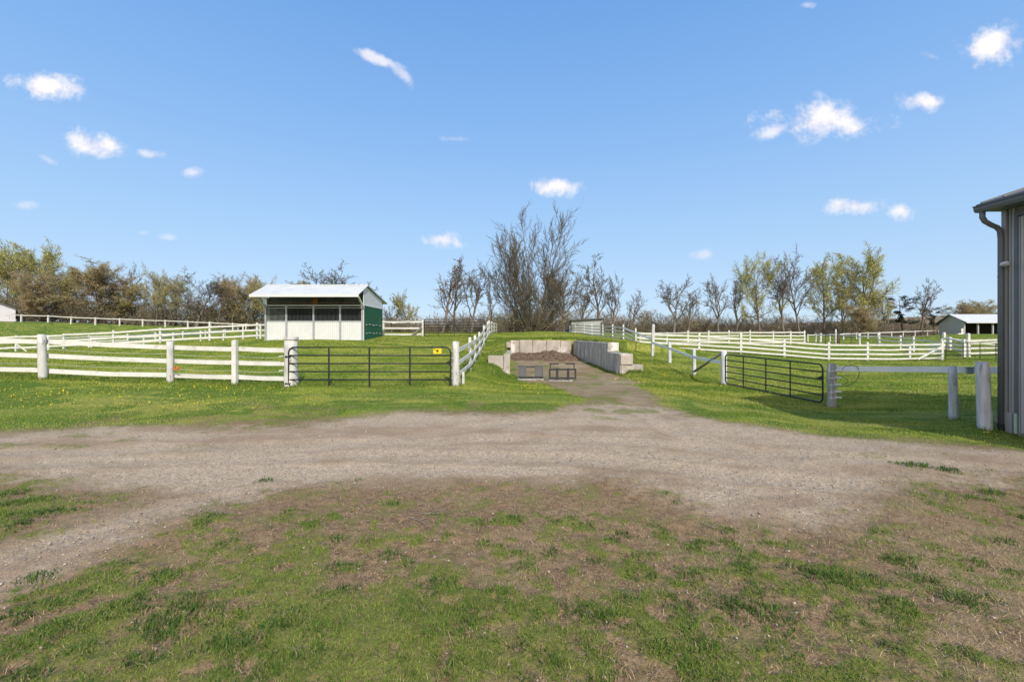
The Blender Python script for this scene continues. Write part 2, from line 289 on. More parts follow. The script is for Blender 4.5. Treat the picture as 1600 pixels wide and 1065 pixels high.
# ------------------------------------------------------------------ object helpers
def tag(o, label=None, cat=None, group=None, kind=None):
    if label: o['label'] = label
    if cat: o['category'] = cat
    if group: o['group'] = group
    if kind: o['kind'] = kind
    return o
def thing(name, loc, label, cat, group=None):
    o = bpy.data.objects.new(name, None); COL.objects.link(o); o.location = loc; o.empty_display_size = .2
    return tag(o, label, cat, group)
class MB:
    def __init__(s): s.V = []; s.F = []; s.n = 0
    def add(s, V, Fc):
        V = np.asarray(V, float); s.V.append(V)
        s.F += [tuple(int(i)+s.n for i in f) for f in Fc]; s.n += len(V); return s
    def hexa(s, c):  # 8 corners: bottom 4, top 4
        return s.add(c, [(3, 2, 1, 0), (4, 5, 6, 7), (0, 1, 5, 4), (1, 2, 6, 5), (2, 3, 7, 6), (3, 0, 4, 7)])
    def box(s, x0, x1, y0, y1, z0, z1):
        return s.hexa([(x0, y0, z0), (x1, y0, z0), (x1, y1, z0), (x0, y1, z0), (x0, y0, z1), (x1, y0, z1), (x1, y1, z1), (x0, y1, z1)])
    def beam(s, p, q, wid, hei, up=(0, 0, 1)):
        p = np.array(p, float); q = np.array(q, float); d = q-p; d /= np.linalg.norm(d)
        sd_ = np.cross(d, up); sd_ /= np.linalg.norm(sd_)+1e-9; up2 = np.cross(sd_, d)
        a = sd_*wid/2; b = up2*hei/2
        return s.hexa([p-a-b, p+a-b, q+a-b, q-a-b, p-a+b, p+a+b, q+a+b, q-a+b])
    def tube(s, pts, rad, n=8, cap=True, jit=0):
        pts = np.asarray(pts, float); k = len(pts); rad = np.broadcast_to(np.asarray(rad, float), (k,))
        T = np.gradient(pts, axis=0); T /= np.linalg.norm(T, axis=1)[:, None]+1e-12
        r0 = np.array((1., 0, 0)) if abs(T[0][0]) < .8 else np.array((0, 1., 0))
        A_ = np.cross(T, r0); A_ /= np.linalg.norm(A_, axis=1)[:, None]+1e-12; B_ = np.cross(T, A_)
        th = np.arange(n)*2*math.pi/n
        rr = rad[:, None, None]*(1+(rng.normal(0, jit, (k, n, 1)) if jit else 0))
        V = pts[:, None]+rr*(np.cos(th)[None, :, None]*A_[:, None]+np.sin(th)[None, :, None]*B_[:, None])
        fc = []
        for i in range(k-1):
            for j in range(n): fc.append((i*n+j, i*n+(j+1) % n, (i+1)*n+(j+1) % n, (i+1)*n+j))
        if cap: fc.append(tuple(range(n))[::-1]); fc.append(tuple((k-1)*n+j for j in range(n)))
        return s.add(V.reshape(-1, 3), fc)
    def build(s, name, m_, parent=None, smooth=False, label=None):
        me = bpy.data.meshes.new(name); V = np.concatenate(s.V)
        if parent is not None:
            o_ = np.zeros(3); p = parent
            while p is not None: o_ += np.array(p.location); p = p.parent
            V = V-o_
        me.from_pydata(V.tolist(), [], s.F); me.materials.append(m_)
        if smooth: me.polygons.foreach_set('use_smooth', [True]*len(me.polygons))
        me.update(); o = bpy.data.objects.new(name, me); COL.objects.link(o)
        if parent is not None: o.parent = parent
        if label: o['label'] = label
        return o
def bevel(o, wd=.01, seg=2):
    md = o.modifiers.new('bevel', 'BEVEL'); md.width = wd; md.segments = seg; md.limit_method = 'ANGLE'; return o
def big_mesh(name, V, T, m_, cols=None, smooth=False, quads=False):
    k = 4 if quads else 3
    me = bpy.data.meshes.new(name); me.vertices.add(len(V)); me.vertices.foreach_set('co', V.astype(np.float32).ravel())
    me.loops.add(T.size); me.loops.foreach_set('vertex_index', T.astype(np.int32).ravel())
    me.polygons.add(len(T)); me.polygons.foreach_set('loop_start', np.arange(0, T.size, k, dtype=np.int32))
    me.polygons.foreach_set('loop_total', np.full(len(T), k, dtype=np.int32))
    if smooth: me.polygons.foreach_set('use_smooth', np.ones(len(T), bool))
    me.update(calc_edges=True); me.materials.append(m_)
    if cols is not None:
        for nm, c in cols.items():
            a = me.color_attributes.new(nm, 'FLOAT_COLOR', 'POINT')
            c4 = np.ones((len(V), 4), np.float32); c4[:, :c.shape[1]] = c; a.data.foreach_set('color', c4.ravel())
    me.validate()
    o = bpy.data.objects.new(name, me); COL.objects.link(o); return o

# ------------------------------------------------------------------ ground zones
def UP(lst): return [U(*q) for q in lst]
GRAVEL = UP([(-400,678),(0,677),(150,670),(300,669),(450,664),(560,652),(640,642),(720,647),(800,649),(870,643),(915,634),(975,628),(1040,632),(1075,650),(1130,660),(1200,670),(1300,684),(1450,696),(1600,708),(1800,722),
             (1800,748),(1600,732),(1500,748),(1400,776),(1300,812),(1200,822),(1100,798),(1050,768),(950,752),(850,756),(750,750),(600,751),(450,758),(400,780),(250,825),(150,866),(0,915),(-200,1000),(-300,930),(0,862),(60,838),(120,810),(200,785),(235,772),(130,762),(60,750),(0,742),(-400,738)])
DIRT = UP([(800,598),(845,602),(868,612),(905,626),(880,640),(930,652),(1000,655),(1075,650),(1050,632),(1020,612),(990,597),(985,586),(900,578),(800,586)])+[]
TRACKS = [UP(q) for q in ([(-300,700),(0,701),(300,698),(600,690),(800,684),(1000,690),(1300,712),(1600,735)], [(-300,725),(0,724),(300,716),(600,712),(900,716),(1200,745),(1450,762),(1700,765)],
    [(300,716),(500,700),(700,675),(850,650),(925,622),(930,600)], [(1300,735),(1150,705),(1050,670),(1000,640),(975,612),(955,598)], [(420,770),(250,800),(120,835),(0,872)])]
DIRT2 = [(-.1, 33), (4.4, 33), (5.2, 21), (5.4, 17.5), (1.2, 17.5), (.1, 20)]
LAWN_EDGE = 0
COV = [(30,800,.98),(-60,800,.95),(20,770,.75),(80,790,.8),(150,785,.08),(215,772,.06),(110,765,.12),(130,805,.2),(60,760,.3),(30,870,.2),(150,900,.5),(60,940,.5),(60,1010,.62),(220,960,.6),(300,890,.5),(300,1000,.78),(160,1040,.8),(600,1000,.82),(450,920,.62),(430,990,.78),(450,830,.36),(560,810,.28),(600,800,.2),(600,870,.42),
       (750,780,.12),(750,880,.3),(700,930,.62),(800,960,.68),(800,1040,.85),(500,1050,.9),(900,830,.42),(900,900,.5),(950,960,.52),(1000,860,.46),(1000,800,.18),(1050,1030,.7),(1100,830,.18),(1100,900,.46),(1200,870,.36),(1200,950,.5),(1200,1040,.66),(1350,860,.3),(1350,950,.46),
       (1350,1050,.58),(1500,860,.36),(1500,790,.25),(1560,760,.3),(1550,950,.55),(1500,1050,.62),(1650,1000,.6),(1300,825,.1),(200,840,.28),(100,860,.12),(700,760,.1),(1000,765,.08),(850,775,.12),(1150,820,.12),(1400,800,.14),(520,770,.15)]
_cv3 = np.array([(*U(a, b), c) for a, b, c in COV])
def zones(X, Y):
    """returns gravel, green, straw, damp, lawn masks in world coordinates"""
    n1_ = fbm(X, Y, .9, 4, 3)-.5; n2_ = fbm(X, Y, 5.5, 4, 9)-.5; n3_ = fbm(X, Y, 24, 3, 21)-.5
    _a = np.clip(np.hypot(X, Y)/8.5, .25, 1)
    g = sstep(-.5*_a-.06, .5*_a+.04, poly_sd(X, Y, GRAVEL)+_a*(n1_*1.0+n2_*.85+n3_*.4))
    Rr = np.hypot(X, Y)
    pd = poly_sd(X, Y, DIRT); pd2 = poly_sd(X, Y, DIRT2)
    dirt = sstep(-.15, .45, np.maximum(pd, pd2)+n1_*.9+n2_*.6)
    # foreground green coverage
    uu = np.arctan2(X, Y)*2.0; vv = np.log(np.maximum(Rr, .5))*1.6
    cu = np.arctan2(_cv3[:, 0], _cv3[:, 1])*2.0; cv_ = np.log(np.hypot(_cv3[:, 0], _cv3[:, 1]))*1.6
    num = 0; den = 0
    for a, b, c in zip(cu, cv_, _cv3[:, 2]):
        wt = 1/((uu-a)**2+(vv-b)**2+.006)**1.5; num = num+wt*c; den = den+wt
    cov = num/den
    cl = .38*fbm(X, Y, 3.0, 4, 31)+.62*fbm(X, Y, 9.5, 5, 47, .62)
    green = sstep(-.10, .10, cl-(.685-.33*cov))*.9
    # upper side of the drive is lawn
    eb = np.interp(X/np.maximum(Y, .1)*F+800, [-400, 0, 560, 640, 870, 1000, 1075, 1300, 1600, 1800], [8.0, 7.9, 9.2, 9.9, 9.9, 10.6, 9.4, 7.9, 6.9, 6.3])
    lawn = sstep(-.35, .35, (Y-eb+.25)+n1_*.8+n2_*.5)
    bare = sstep(.60, .70, fbm(X, Y, 1.3, 4, 77))*sstep(16, 11, Rr)*.55
    lawng = 1-bare
    green = green*(1-lawn)+lawng*lawn
    # tufts creeping on the gravel edge
    spots = sstep(.66, .72, fbm(X, Y*1.8, 1.9, 4, 63))*.8*sstep(5, 9, np.abs(X)+2)
    lawnz = lawn*(1-g)*(1-dirt)
    green = np.where(lawn > .5, green*(1-g)*(1-dirt*.93), np.maximum(green*(1-g), spots*g*(n2_+.6)))
    dgreen = sstep(.56, .66, fbm(X, Y, 1.6, 4, 88))*dirt*.7
    green = np.maximum(green, dgreen)
    straw = sstep(.50, .64, fbm(X, Y, 1.7, 4, 55))*(1-g)*sstep(8.5, 4.0, Rr)
    straw = straw*np.clip(.5+X*.25, .3, 1.0)
    tk = np.full(np.shape(X), 9.)
    for pl in TRACKS:
        for i in range(len(pl)-1):
            x0, y0 = pl[i]; x1, y1 = pl[i+1]; dx, dy = x1-x0, y1-y0; t_ = np.clip(((X-x0)*dx+(Y-y0)*dy)/(dx*dx+dy*dy), 0, 1)
            tk = np.minimum(tk, np.hypot(X-x0-t_*dx, Y-y0-t_*dy))
    global LAST_TRACK
    LAST_TRACK = tk = tk+n2_*.16+n1_*.25
    damp = sstep(.42, .66, .6*fbm(X*.22, Y*1.3, .9, 4, 101)+.4*fbm(X, Y, 2.2, 4, 102))
    g = np.maximum(g, dirt*(.35+n1_*1.2))
    damp = np.clip(damp*(1-.5*sstep(.28, .12, tk))+.38*sstep(.10, 0, np.abs(tk-.36)), 0, 1)
    return g, green, straw, damp, lawnz, dirt
# ------------------------------------------------------------------ ground sheet
rows = [.12, .5, .9, 1.25, 1.55, 1.8]
py_ = 1110.
while 1:
    r = CH*F/(py_-HY)
    if rows[-1] > 12.5: break
    rows.append(r); py_ -= 1.5
while rows[-1] < 48: rows.append(rows[-1]+.2)
while rows[-1] < 1500: rows.append(rows[-1]*1.018)
rows = np.array(sorted(rows))
ang = np.concatenate([np.linspace(-180, -60, 40, endpoint=False), np.linspace(-60, 60, 860, endpoint=False), np.linspace(60, 180, 40, endpoint=False)])
ang = np.radians(ang)
AA, RR = np.meshgrid(ang, rows)
GX = (RR*np.sin(AA)).ravel(); GY = (RR*np.cos(AA)).ravel()
GZ = terr(GX, GY)
g_, gr_, st_, dp_, lz_, dt_ = zones(GX, GY)
rr_ = np.hypot(GX, GY); fadef = sstep(60, 20, rr_)
GZ = GZ+fadef*((fbm(GX, GY, .8, 3, 5)-.5)*.07+(fbm(GX, GY, 4, 3, 6)-.5)*.035*(1-g_*.55)+(fbm(GX, GY, 18, 3, 8)-.5)*.02*sstep(14, 6, rr_)+gr_*.012)
GZ = GZ-g_*.014*sstep(.28, .08, LAST_TRACK)+g_*.007*sstep(.12, 0, np.abs(LAST_TRACK-.36))
GZ = GZ+sstep(20, 60, rr_)*(fbm(GX, GY, .08, 3, 15)-.5)*.25
nr, na = RR.shape
i0 = np.arange(nr-1)[:, None]*na; j0 = np.arange(na)[None]; j1 = (j0+1) % na
Q = np.stack([i0+j0, i0+na+j0, i0+na+j1, i0+j1], -1).reshape(-1, 4)[:, ::-1]
cfar = np.stack([fbm(GX, GY, .35, 4, 201), fbm(GX, GY, 1.4, 4, 202), fbm(GX*.35, GY*1.6, .9, 4, 203)], 1)
# ploughed / tan fields past the tree line
fld = sstep(118, 135, rr_)
GM = bpy.data.materials.new('ground_cover'); GM.use_nodes = True; t = GM.node_tree; gb = t.nodes['Principled BSDF']; gb.inputs['Roughness'].default_value = .95; gb.inputs['Specular IOR Level'].default_value = .12
def tn(tp, **kw):
    n = t.nodes.new(tp)
    for k, v_ in kw.items(): setattr(n, k, v_)
    return n
def tl(a, b): t.links.new(a, b)
geo = tn('ShaderNodeNewGeometry')
def nz3(sc, dt=5, ro=.6):
    n = tn('ShaderNodeTexNoise'); n.inputs['Scale'].default_value = sc; n.inputs['Detail'].default_value = dt; n.inputs['Roughness'].default_value = ro; tl(geo.outputs['Position'], n.inputs['Vector']); return n.outputs[0]
def mrg(x, a, b, c=0., d=1.):
    n = tn('ShaderNodeMapRange'); tl(x, n.inputs[0]); n.inputs[1].default_value = a; n.inputs[2].default_value = b; n.inputs[3].default_value = c; n.inputs[4].default_value = d; return n.outputs[0]
def mixc(f, a, b, mode='MIX'):
    n = tn('ShaderNodeMix', data_type='RGBA', blend_type=mode)
    for sock, v_ in ((n.inputs[0], f), (n.inputs[6], a), (n.inputs[7], b)):
        if isinstance(v_, (int, float)): sock.default_value = v_
        elif isinstance(v_, tuple): sock.default_value = (*v_, 1)
        else: tl(v_, sock)
    return n.outputs[2]
def mth(op, a, b):
    n = tn('ShaderNodeMath', operation=op)
    for s_, v_ in ((n.inputs[0], a), (n.inputs[1], b)):
        if isinstance(v_, (int, float)): s_.default_value = v_
        else: tl(v_, s_)
    return n.outputs[0]
def att(nm):
    a = tn('ShaderNodeAttribute'); a.attribute_name = nm; s_ = tn('ShaderNodeSeparateColor'); tl(a.outputs['Color'], s_.inputs[0]); return s_.outputs
zA = att('zone_a'); zB = att('zone_b'); zC = att('zone_c')
fine = nz3(60, 6, .7); mid = nz3(13, 6, .65); vfine = nz3(170, 3, .7)
soil = mixc(mrg(mid, .36, .62), (.13, .078, .040), (.31, .205, .112))
soil = mixc(mrg(fine, .46, .62), soil, (.34, .25, .15))
soil = mixc(mrg(nz3(3.1, 5), .50, .66), soil, (.21, .19, .07))
soil = mixc(mrg(vfine, .54, .64), soil, (.045, .03, .02))
vor = tn('ShaderNodeTexVoronoi'); vor.inputs['Scale'].default_value = 75; tl(geo.outputs['Position'], vor.inputs['Vector'])
stone = tn('ShaderNodeSeparateColor'); tl(vor.outputs['Color'], stone.inputs[0])
gravel = mixc(mrg(mid, .36, .64), (.41, .31, .205), (.57, .45, .305))
gravel = mixc(mrg(fine, .45, .65), gravel, (.26, .185, .12))
gravel = mixc(mrg(vfine, .52, .66), gravel, (.66, .55, .41))
gravel = mixc(mrg(stone.outputs[0], .86, .98), gravel, (.52, .47, .41))
gravel = mixc(mrg(stone.outputs[1], .8, .98), gravel, (.17, .14, .12))
gravel = mixc(mth('MULTIPLY', zB[0], .8), gravel, mixc(mrg(fine, .4, .65), (.23, .158, .098), (.40, .295, .19)))
strawc = mixc(mrg(fine, .35, .65), (.46, .355, .215), (.25, .18, .105))
grassc = mixc(mrg(fine, .35, .65), (.10, .13, .022), (.20, .225, .05))
grassc = mixc(mrg(mid, .45, .7), grassc, (.15, .15, .05))
lawnc = mixc(mrg(zC[0], .38, .62), (.29, .34, .045), (.13, .205, .026))
lawnc = mixc(mrg(zC[2], .46, .64), lawnc, (.36, .35, .08))
lawnc = mixc(mrg(zC[1], .5, .62), lawnc, (.10, .165, .022))
lawnc = mixc(mrg(mid, .4, .7), lawnc, (.075, .13, .018))
lawnc = mixc(mrg(fine, .5, .75), lawnc, (.045, .075, .014))
res = mixc(zA[0], soil, gravel)
res = mixc(zA[2], res, strawc)
gmix = mth('MINIMUM', mth('MULTIPLY', zA[1], 1.0), 1)
res = mixc(gmix, res, mixc(zB[1], grassc, lawnc))
fieldc = mixc(mrg(nz3(.05, 4), .4, .6), (.30, .22, .14), (.20, .16, .09))
res = mixc(zB[2], res, fieldc)
tl(res, gb.inputs['Base Color'])
bp = tn('ShaderNodeBump'); bp.inputs['Strength'].default_value = .75; bp.inputs['Distance'].default_value = .03
hmix = mth('ADD', mth('MULTIPLY', mid, .5), mth('ADD', mth('MULTIPLY', fine, .5), mth('MULTIPLY', vor.outputs['Distance'], -.15)))
tl(hmix, bp.inputs['Height']); tl(bp.outputs[0], gb.inputs['Normal'])
straw_g = np.clip(st_*(1-lz_)*.5, 0, 1)
ground = big_mesh('ground', np.stack([GX, GY, GZ], 1), Q, GM,
    {'zone_a': np.stack([g_, gr_, straw_g], 1), 'zone_b': np.stack([dp_, lz_, fld], 1), 'zone_c': cfar}, smooth=True, quads=True)
tag(ground, kind='structure')

# ------------------------------------------------------------------ blades, stones, straw, dandelions
def gz_full(X, Y):
    rr = np.hypot(X, Y); f = sstep(60, 20, rr)
    z = terr(X, Y)
    return z+f*((fbm(X, Y, .8, 3, 5)-.5)*.07+(fbm(X, Y, 4, 3, 6)-.5)*.03)+sstep(20, 60, rr)*(fbm(X, Y, .08, 3, 15)-.5)*.25
def blades(name, X, Y, Z, H, W, lean, colr, m_=None, flat=None):
    n = len(X); az = rng.uniform(0, 2*math.pi, n); la = rng.uniform(0, 2*math.pi, n)
    dx, dy = np.cos(az)*W/2, np.sin(az)*W/2; lx, ly = np.cos(la)*lean*H, np.sin(la)*lean*H
    V = np.empty((n, 5, 3))
    V[:, 0] = np.stack([X-dx, Y-dy, Z-.01], 1); V[:, 1] = np.stack([X+dx, Y+dy, Z-.01], 1)
    zm = H*.55 if flat is None else H*flat; zt = H if flat is None else H*flat*.6
    V[:, 2] = np.stack([X-dx*.75+lx*.3, Y-dy*.75+ly*.3, Z+zm], 1); V[:, 3] = np.stack([X+dx*.75+lx*.3, Y+dy*.75+ly*.3, Z+zm], 1)
    V[:, 4] = np.stack([X+lx, Y+ly, Z+zt*np.sqrt(np.clip(1-lean**2*.4, .1, 1))], 1)
    b = (np.arange(n)*5)[:, None, None]
    T = (b+np.array([[0, 1, 3], [0, 3, 2], [2, 3, 4]])[None]).reshape(-1, 3)
    C = np.repeat(colr, 5, 0)
    return big_mesh(name, V.reshape(-1, 3), T, m_ or M['blade'], {'tint': C})
def polar_pts(n, r0, r1, half=55, power=0.):
    uq = rng.random(n); r = np.exp(np.log(r0)+(np.log(r1)-np.log(r0))*uq) if power == 0 else (r0**power+(r1**power-r0**power)*uq)**(1/power)
    a = np.radians(rng.uniform(-half, half, n)); return r*np.sin(a), r*np.cos(a)
def lerp_c(a, b, t): return np.array(a)[None]*(1-t[:, None])+np.array(b)[None]*t[:, None]
# foreground turf
X, Y = polar_pts(760000, 1.5, 9.5, 55, .6)
g, gr, st, dp, lz, dt = zones(X, Y)
keep = rng.random(len(X)) < np.clip(gr*1.1-.06, 0, 1)**1.5*(1-lz)*.85
X, Y, gr = X[keep], Y[keep], gr[keep]
n = len(X); hn = fbm(X, Y, 3.2, 3, 301); rr = np.hypot(X, Y)
H = rng.uniform(.010, .034, n)*(.4+1.2*hn)*(.6+.5*gr); tt = np.clip(rng.normal(.45, .28, n)+(hn-.5)*1.2, 0, 1)
c = lerp_c((.32, .37, .065), (.09, .19, .024), tt)
dry = rng.random(n) < .17; c[dry] = lerp_c((.33, .27, .15), (.24, .19, .09), rng.random(dry.sum()))
grass_fg = blades('turf', X, Y, gz_full(X, Y), H, rng.uniform(.0028, .005, n)*(.7+rr*.14), rng.uniform(.2, 1.0, n), c)
tag(grass_fg, 'thin patchy green turf growing in the bare soil of the foreground', 'grass', kind='stuff')
# tufts / weeds
tuf = [(780,818,.13),(530,848,.13),(575,850,.14),(612,870,.15),(550,890,.14),(912,823,.16),(870,818,.1),(1168,888,.14),(975,835,.12),(1010,868,.1),(310,960,.26),(250,975,.22),(290,945,.2),(1110,845,.1),(905,960,.17),(1080,900,.17),(1290,905,.2),(690,920,.2),(640,960,.2),
       (1150,950,.22),(1210,965,.22),(860,865,.12),(930,880,.13),(820,890,.14),(1240,890,.13),(1320,910,.16),(1440,905,.18),(1500,940,.2),(985,870,.1),(1025,820,.09),(1060,945,.16),(1400,960,.2),(200,950,.2),(480,1040,.2),(350,1010,.2),(60,900,.15),(100,985,.2),(30,960,.18),
       (10,790,.2),(40,785,.22),(75,800,.2),(0,810,.22),(30,820,.2),(15,770,.2),(60,780,.2),(120,797,.1),(560,750,.08),(700,1045,.2),(1570,845,.12),(1530,880,.15),(1480,735,.2),(1425,728,.25),(1550,770,.2),(415,752,.14)]
tx, ty, tr = [], [], []
for a, b, r in tuf: x, y = U(a, b); tx.append(x); ty.append(y); tr.append(r*.75)
X, Y = polar_pts(2600, 1.7, 6.5, 55, .7); g, gr, st, dp, lz, dt = zones(X, Y)
k = (gr > .35) & (rng.random(len(X)) < .42)
tx = np.concatenate([tx, X[k]]); ty = np.concatenate([ty, Y[k]]); tr = np.concatenate([tr, rng.uniform(.03, .11, k.sum())])
nb = np.maximum(14, (tr*tr*9000).astype(int)).clip(0, 260); idx = np.repeat(np.arange(len(tx)), nb)
n = len(idx); a = rng.uniform(0, 6.283, n); q = np.sqrt(rng.random(n))*tr[idx]*(1+.35*np.sin(a*3+idx))
X = tx[idx]+q*np.cos(a); Y = ty[idx]+q*np.sin(a)*.9
H = rng.uniform(.02, .062, n)*(1.15-.6*q/tr[idx])*(.6+tr[idx]*3.2)
tt = np.clip(rng.normal(.55, .25, n)+((idx*0.618) % 1-.5)*.5, 0, 1); c = lerp_c((.19, .26, .055), (.035, .10, .02), tt)
tufts = blades('grass_tufts', X, Y, gz_full(X, Y), H, rng.uniform(.004, .009, n), rng.uniform(.3, 1.15, n), c)
tag(tufts, 'darker clumps of coarse grass and weeds scattered over the bare ground', 'grass', kind='stuff')
# lawn
X, Y = polar_pts(620000, 6.2, 46, 55, .15)
Xf, Yf_ = polar_pts(170000, 40, 105, 52, .5); X = np.concatenate([X, Xf]); Y = np.concatenate([Y, Yf_])
X = np.concatenate([X, rng.uniform(-4, 9, 90000)]); Y = np.concatenate([Y, rng.uniform(15, 36, 90000)])
g, gr, st, dp, lz, dt = zones(X, Y); inb = poly_sd(X, Y, BK) > -.05
shedm = (X > -15.2) & (X < -8.9) & (Y > 27.7) & (Y < 32.3); barnm = (X > 9.7) & (Y < 9.2)
hh = fbm(X, Y, .7, 4, 401); band = fbm(X*.3, Y*1.5, .9, 4, 203)
keep = (rng.random(len(X)) < np.clip(gr*lz*1.2-.05, 0, 1)) & ~inb & ~shedm & ~barnm
X, Y, hh, band = X[keep], Y[keep], hh[keep], band[keep]; rr = np.hypot(X, Y); n = len(X)
long_ = sstep(12.3, 13.8, Y)*.6+.5
# long grass on the bank around the bunker
bank = sstep(4.5, 1, np.abs(poly_sd(X, Y, BK)))*.9
H = rng.uniform(.03, .075, n)*(.45+1.1*hh)*(long_+bank)
tt = np.clip(rng.normal(.45, .25, n)+(hh-.5)*1.6-(band-.5)*2.4+bank*.35, 0, 1)
c = lerp_c((.40, .42, .075), (.15, .235, .03), tt)
dry = rng.random(n) < .04+.22*sstep(.55, .68, band); c[dry] = (.44, .39, .16)
lawn_o = blades('lawn_grass', X, Y, gz_full(X, Y), H, (.0035+rr*.00075)*rng.uniform(.7, 1.4, n), rng.uniform(.1, .8, n), c)
tag(lawn_o, 'bright green lawn and paddock grass beyond the gravel drive', 'grass', kind='stuff')
# untrimmed fringe round posts and wall feet
fx_, fy_, fr_, fh_ = [], [], [], []
for key, rr0 in (('near_left', .22), ('side', .16), ('right_diag', .2), ('right_four', .2), ('mid_left', .2), ('right_away', .2)):
    for a_, b_, Y_, h_ in FN[key]:
        fx_.append((a_-800)/F*Y_); fy_.append(Y_); fr_.append(rr0*1.3); fh_.append(.14)
for a_, b_, Y_ in ((1300, 636, 14.2), (1490, 655, 11.5), (1537, 671, 9.1)): fx_.append((a_-800)/F*Y_); fy_.append(Y_); fr_.append(.26); fh_.append(.11)
def line_f(p, q, k, r, h):
    for t_ in np.linspace(0, 1, k): fx_.append(p[0]+(q[0]-p[0])*t_); fy_.append(p[1]+(q[1]-p[1])*t_); fr_.append(r); fh_.append(h*random.uniform(.6, 1.2))
for i in range(1, 5):
    a_, b_ = FN['near_left'][i], FN['near_left'][i+1]; line_f(((a_[0]-800)/F*a_[2], a_[2]), ((b_[0]-800)/F*b_[2], b_[2]), 16, .2, .1)
line_f(P(450, 606, 13.75)[:2], P(704, 606, 13.75)[:2], 16, .18, .09)
line_f((4.95, 32.5), (5.75, 24.2), 24, .28, .17); line_f((5.1, 23), (5.15, 21.7), 5, .12, .14); line_f((5.1, 21.9), (6.5, 21.9), 8, .18, .14); line_f((5.7, 23.6), (6.4, 22.9), 6, .25, .16); line_f((-.9, 33.7), (4.9, 33.75), 26, .3, .2)
line_f((4.6, 28), (5.1, 22.3), 14, .14, .12); line_f((-1.3, 21.3), (-.1, 21.25), 9, .18, .15); line_f((-.5, 22), (-.5, 32), 18, .25, .14); line_f((9.62, 9.3), (9.62, 8.4), 5, .1, .08)
fx_ = np.array(fx_); fy_ = np.array(fy_); fr_ = np.array(fr_); fh_ = np.array(fh_)
idx = np.repeat(np.arange(len(fx_)), 110); n = len(idx); a = rng.uniform(0, 6.283, n); q = np.sqrt(rng.random(n))*fr_[idx]
X = fx_[idx]+q*np.cos(a); Y = fy_[idx]+q*np.sin(a); tt = np.clip(rng.normal(.6, .25, n), 0, 1); c = lerp_c((.30, .345, .07), (.075, .15, .022), tt)
fr_o = blades('long_grass', X, Y, gz_full(X, Y), fh_[idx]*rng.uniform(.4, 1.2, n), rng.uniform(.007, .014, n)*(.6+Y*.035), rng.uniform(.1, .8, n), c)
tag(fr_o, 'longer uncut grass around the fence posts, the gate and the bunker walls', 'grass', kind='stuff')
# straw litter
X, Y = polar_pts(170000, 1.6, 8, 55, .7); g, gr, st, dp, lz, dt = zones(X, Y)
keep = rng.random(len(X)) < (st*.6+.16)*(1-g)*(1-lz); X, Y = X[keep], Y[keep]; n = len(X)
c = lerp_c((.50, .375, .215), (.21, .135, .07), rng.random(n)); Lg = rng.uniform(.02, .075, n)
strw = blades('dry_straw', X, Y, gz_full(X, Y)+.012, Lg, rng.uniform(.002, .0038, n), rng.uniform(.9, 1.3, n), c, M['tinted'], flat=.14)
tag(strw, 'dry straw and dead grass lying over the bare foreground soil', 'straw', kind='stuff')
# stones
X, Y = polar_pts(60000, 1.8, 17, 55, .25); g, gr, st, dp, lz, dt = zones(X, Y)
keep = rng.random(len(X)) < np.clip(g*.75+.05*(1-lz)+.25*dt*lz, 0, 1); X, Y = X[keep], Y[keep]; n = len(X)
sz = np.minimum(np.exp(rng.normal(-5.15, .42, n)), .026)
octv = np.array([(1, 0, 0), (-1, 0, 0), (0, 1, 0), (0, -1, 0), (0, 0, 1), (0, 0, -1)], float)
octf = np.array([(0, 2, 4), (2, 1, 4), (1, 3, 4), (3, 0, 4), (2, 0, 5), (1, 2, 5), (3, 1, 5), (0, 3, 5)])
V = octv[None]*sz[:, None, None]*rng.uniform(.6, 1.3, (n, 6, 1)); V[:, :, 2] *= .62
a = rng.uniform(0, 6.28, n); ca, sa = np.cos(a)[:, None], np.sin(a)[:, None]
V[:, :, 0], V[:, :, 1] = V[:, :, 0]*ca-V[:, :, 1]*sa, V[:, :, 0]*sa+V[:, :, 1]*ca
V += np.stack([X, Y, gz_full(X, Y)+sz*.15+.004], 1)[:, None]
c = lerp_c((.52, .46, .385), (.25, .20, .155), np.clip(rng.normal(.5, .3, n), 0, 1))
st_o = big_mesh('gravel_stones', V.reshape(-1, 3), ((np.arange(n)*6)[:, None, None]+octf[None]).reshape(-1, 3), M['tinted'], {'tint': np.repeat(c, 6, 0)})
tag(st_o, 'loose pale stones strewn over the gravel drive', 'gravel', kind='stuff')
# dandelions
dx_, dy_ = [], []
def dspot(px, py, spx, spy, k):
    for _ in range(k):
        x, y = U(px+rng.normal(0, spx), py+abs(rng.normal(0, spy))*rng.choice([-1, 1])); dx_.append(x); dy_.append(y)
for q in [(150,616,110,9,90),(60,622,50,10,40),(330,607,60,5,45),(320,628,90,9,40),(420,610,30,5,18),(300,592,60,10,18),(500,622,30,4,10),(770,608,30,8,14),(825,603,11,6,55),(840,596,12,3,18),(975,593,14,4,26),(1000,598,14,4,16),(1038,586,5,2.5,16),(1060,588,8,3,8),
          (1090,601,25,6,22),(1040,608,18,5,14),(1380,601,70,9,50),(1130,625,40,9,12),(1500,605,40,10,26),(200,580,90,10,20),(650,575,40,10,12),(1540,680,12,6,6),(725,553,8,8,14),(1280,605,60,8,14)]: dspot(*q)
X = np.array(dx_); Y = np.array(dy_); n = len(X); rr = np.hypot(X, Y)
rad = .0125*rng.uniform(.7, 1.15, n)*(1+rr*.012); th = np.arange(6)*math.pi/3
V = np.empty((n, 7, 3)); tl_ = rng.normal(0, .35, (n, 2)); zz = gz_full(X, Y)+rng.uniform(.05, .10, n)
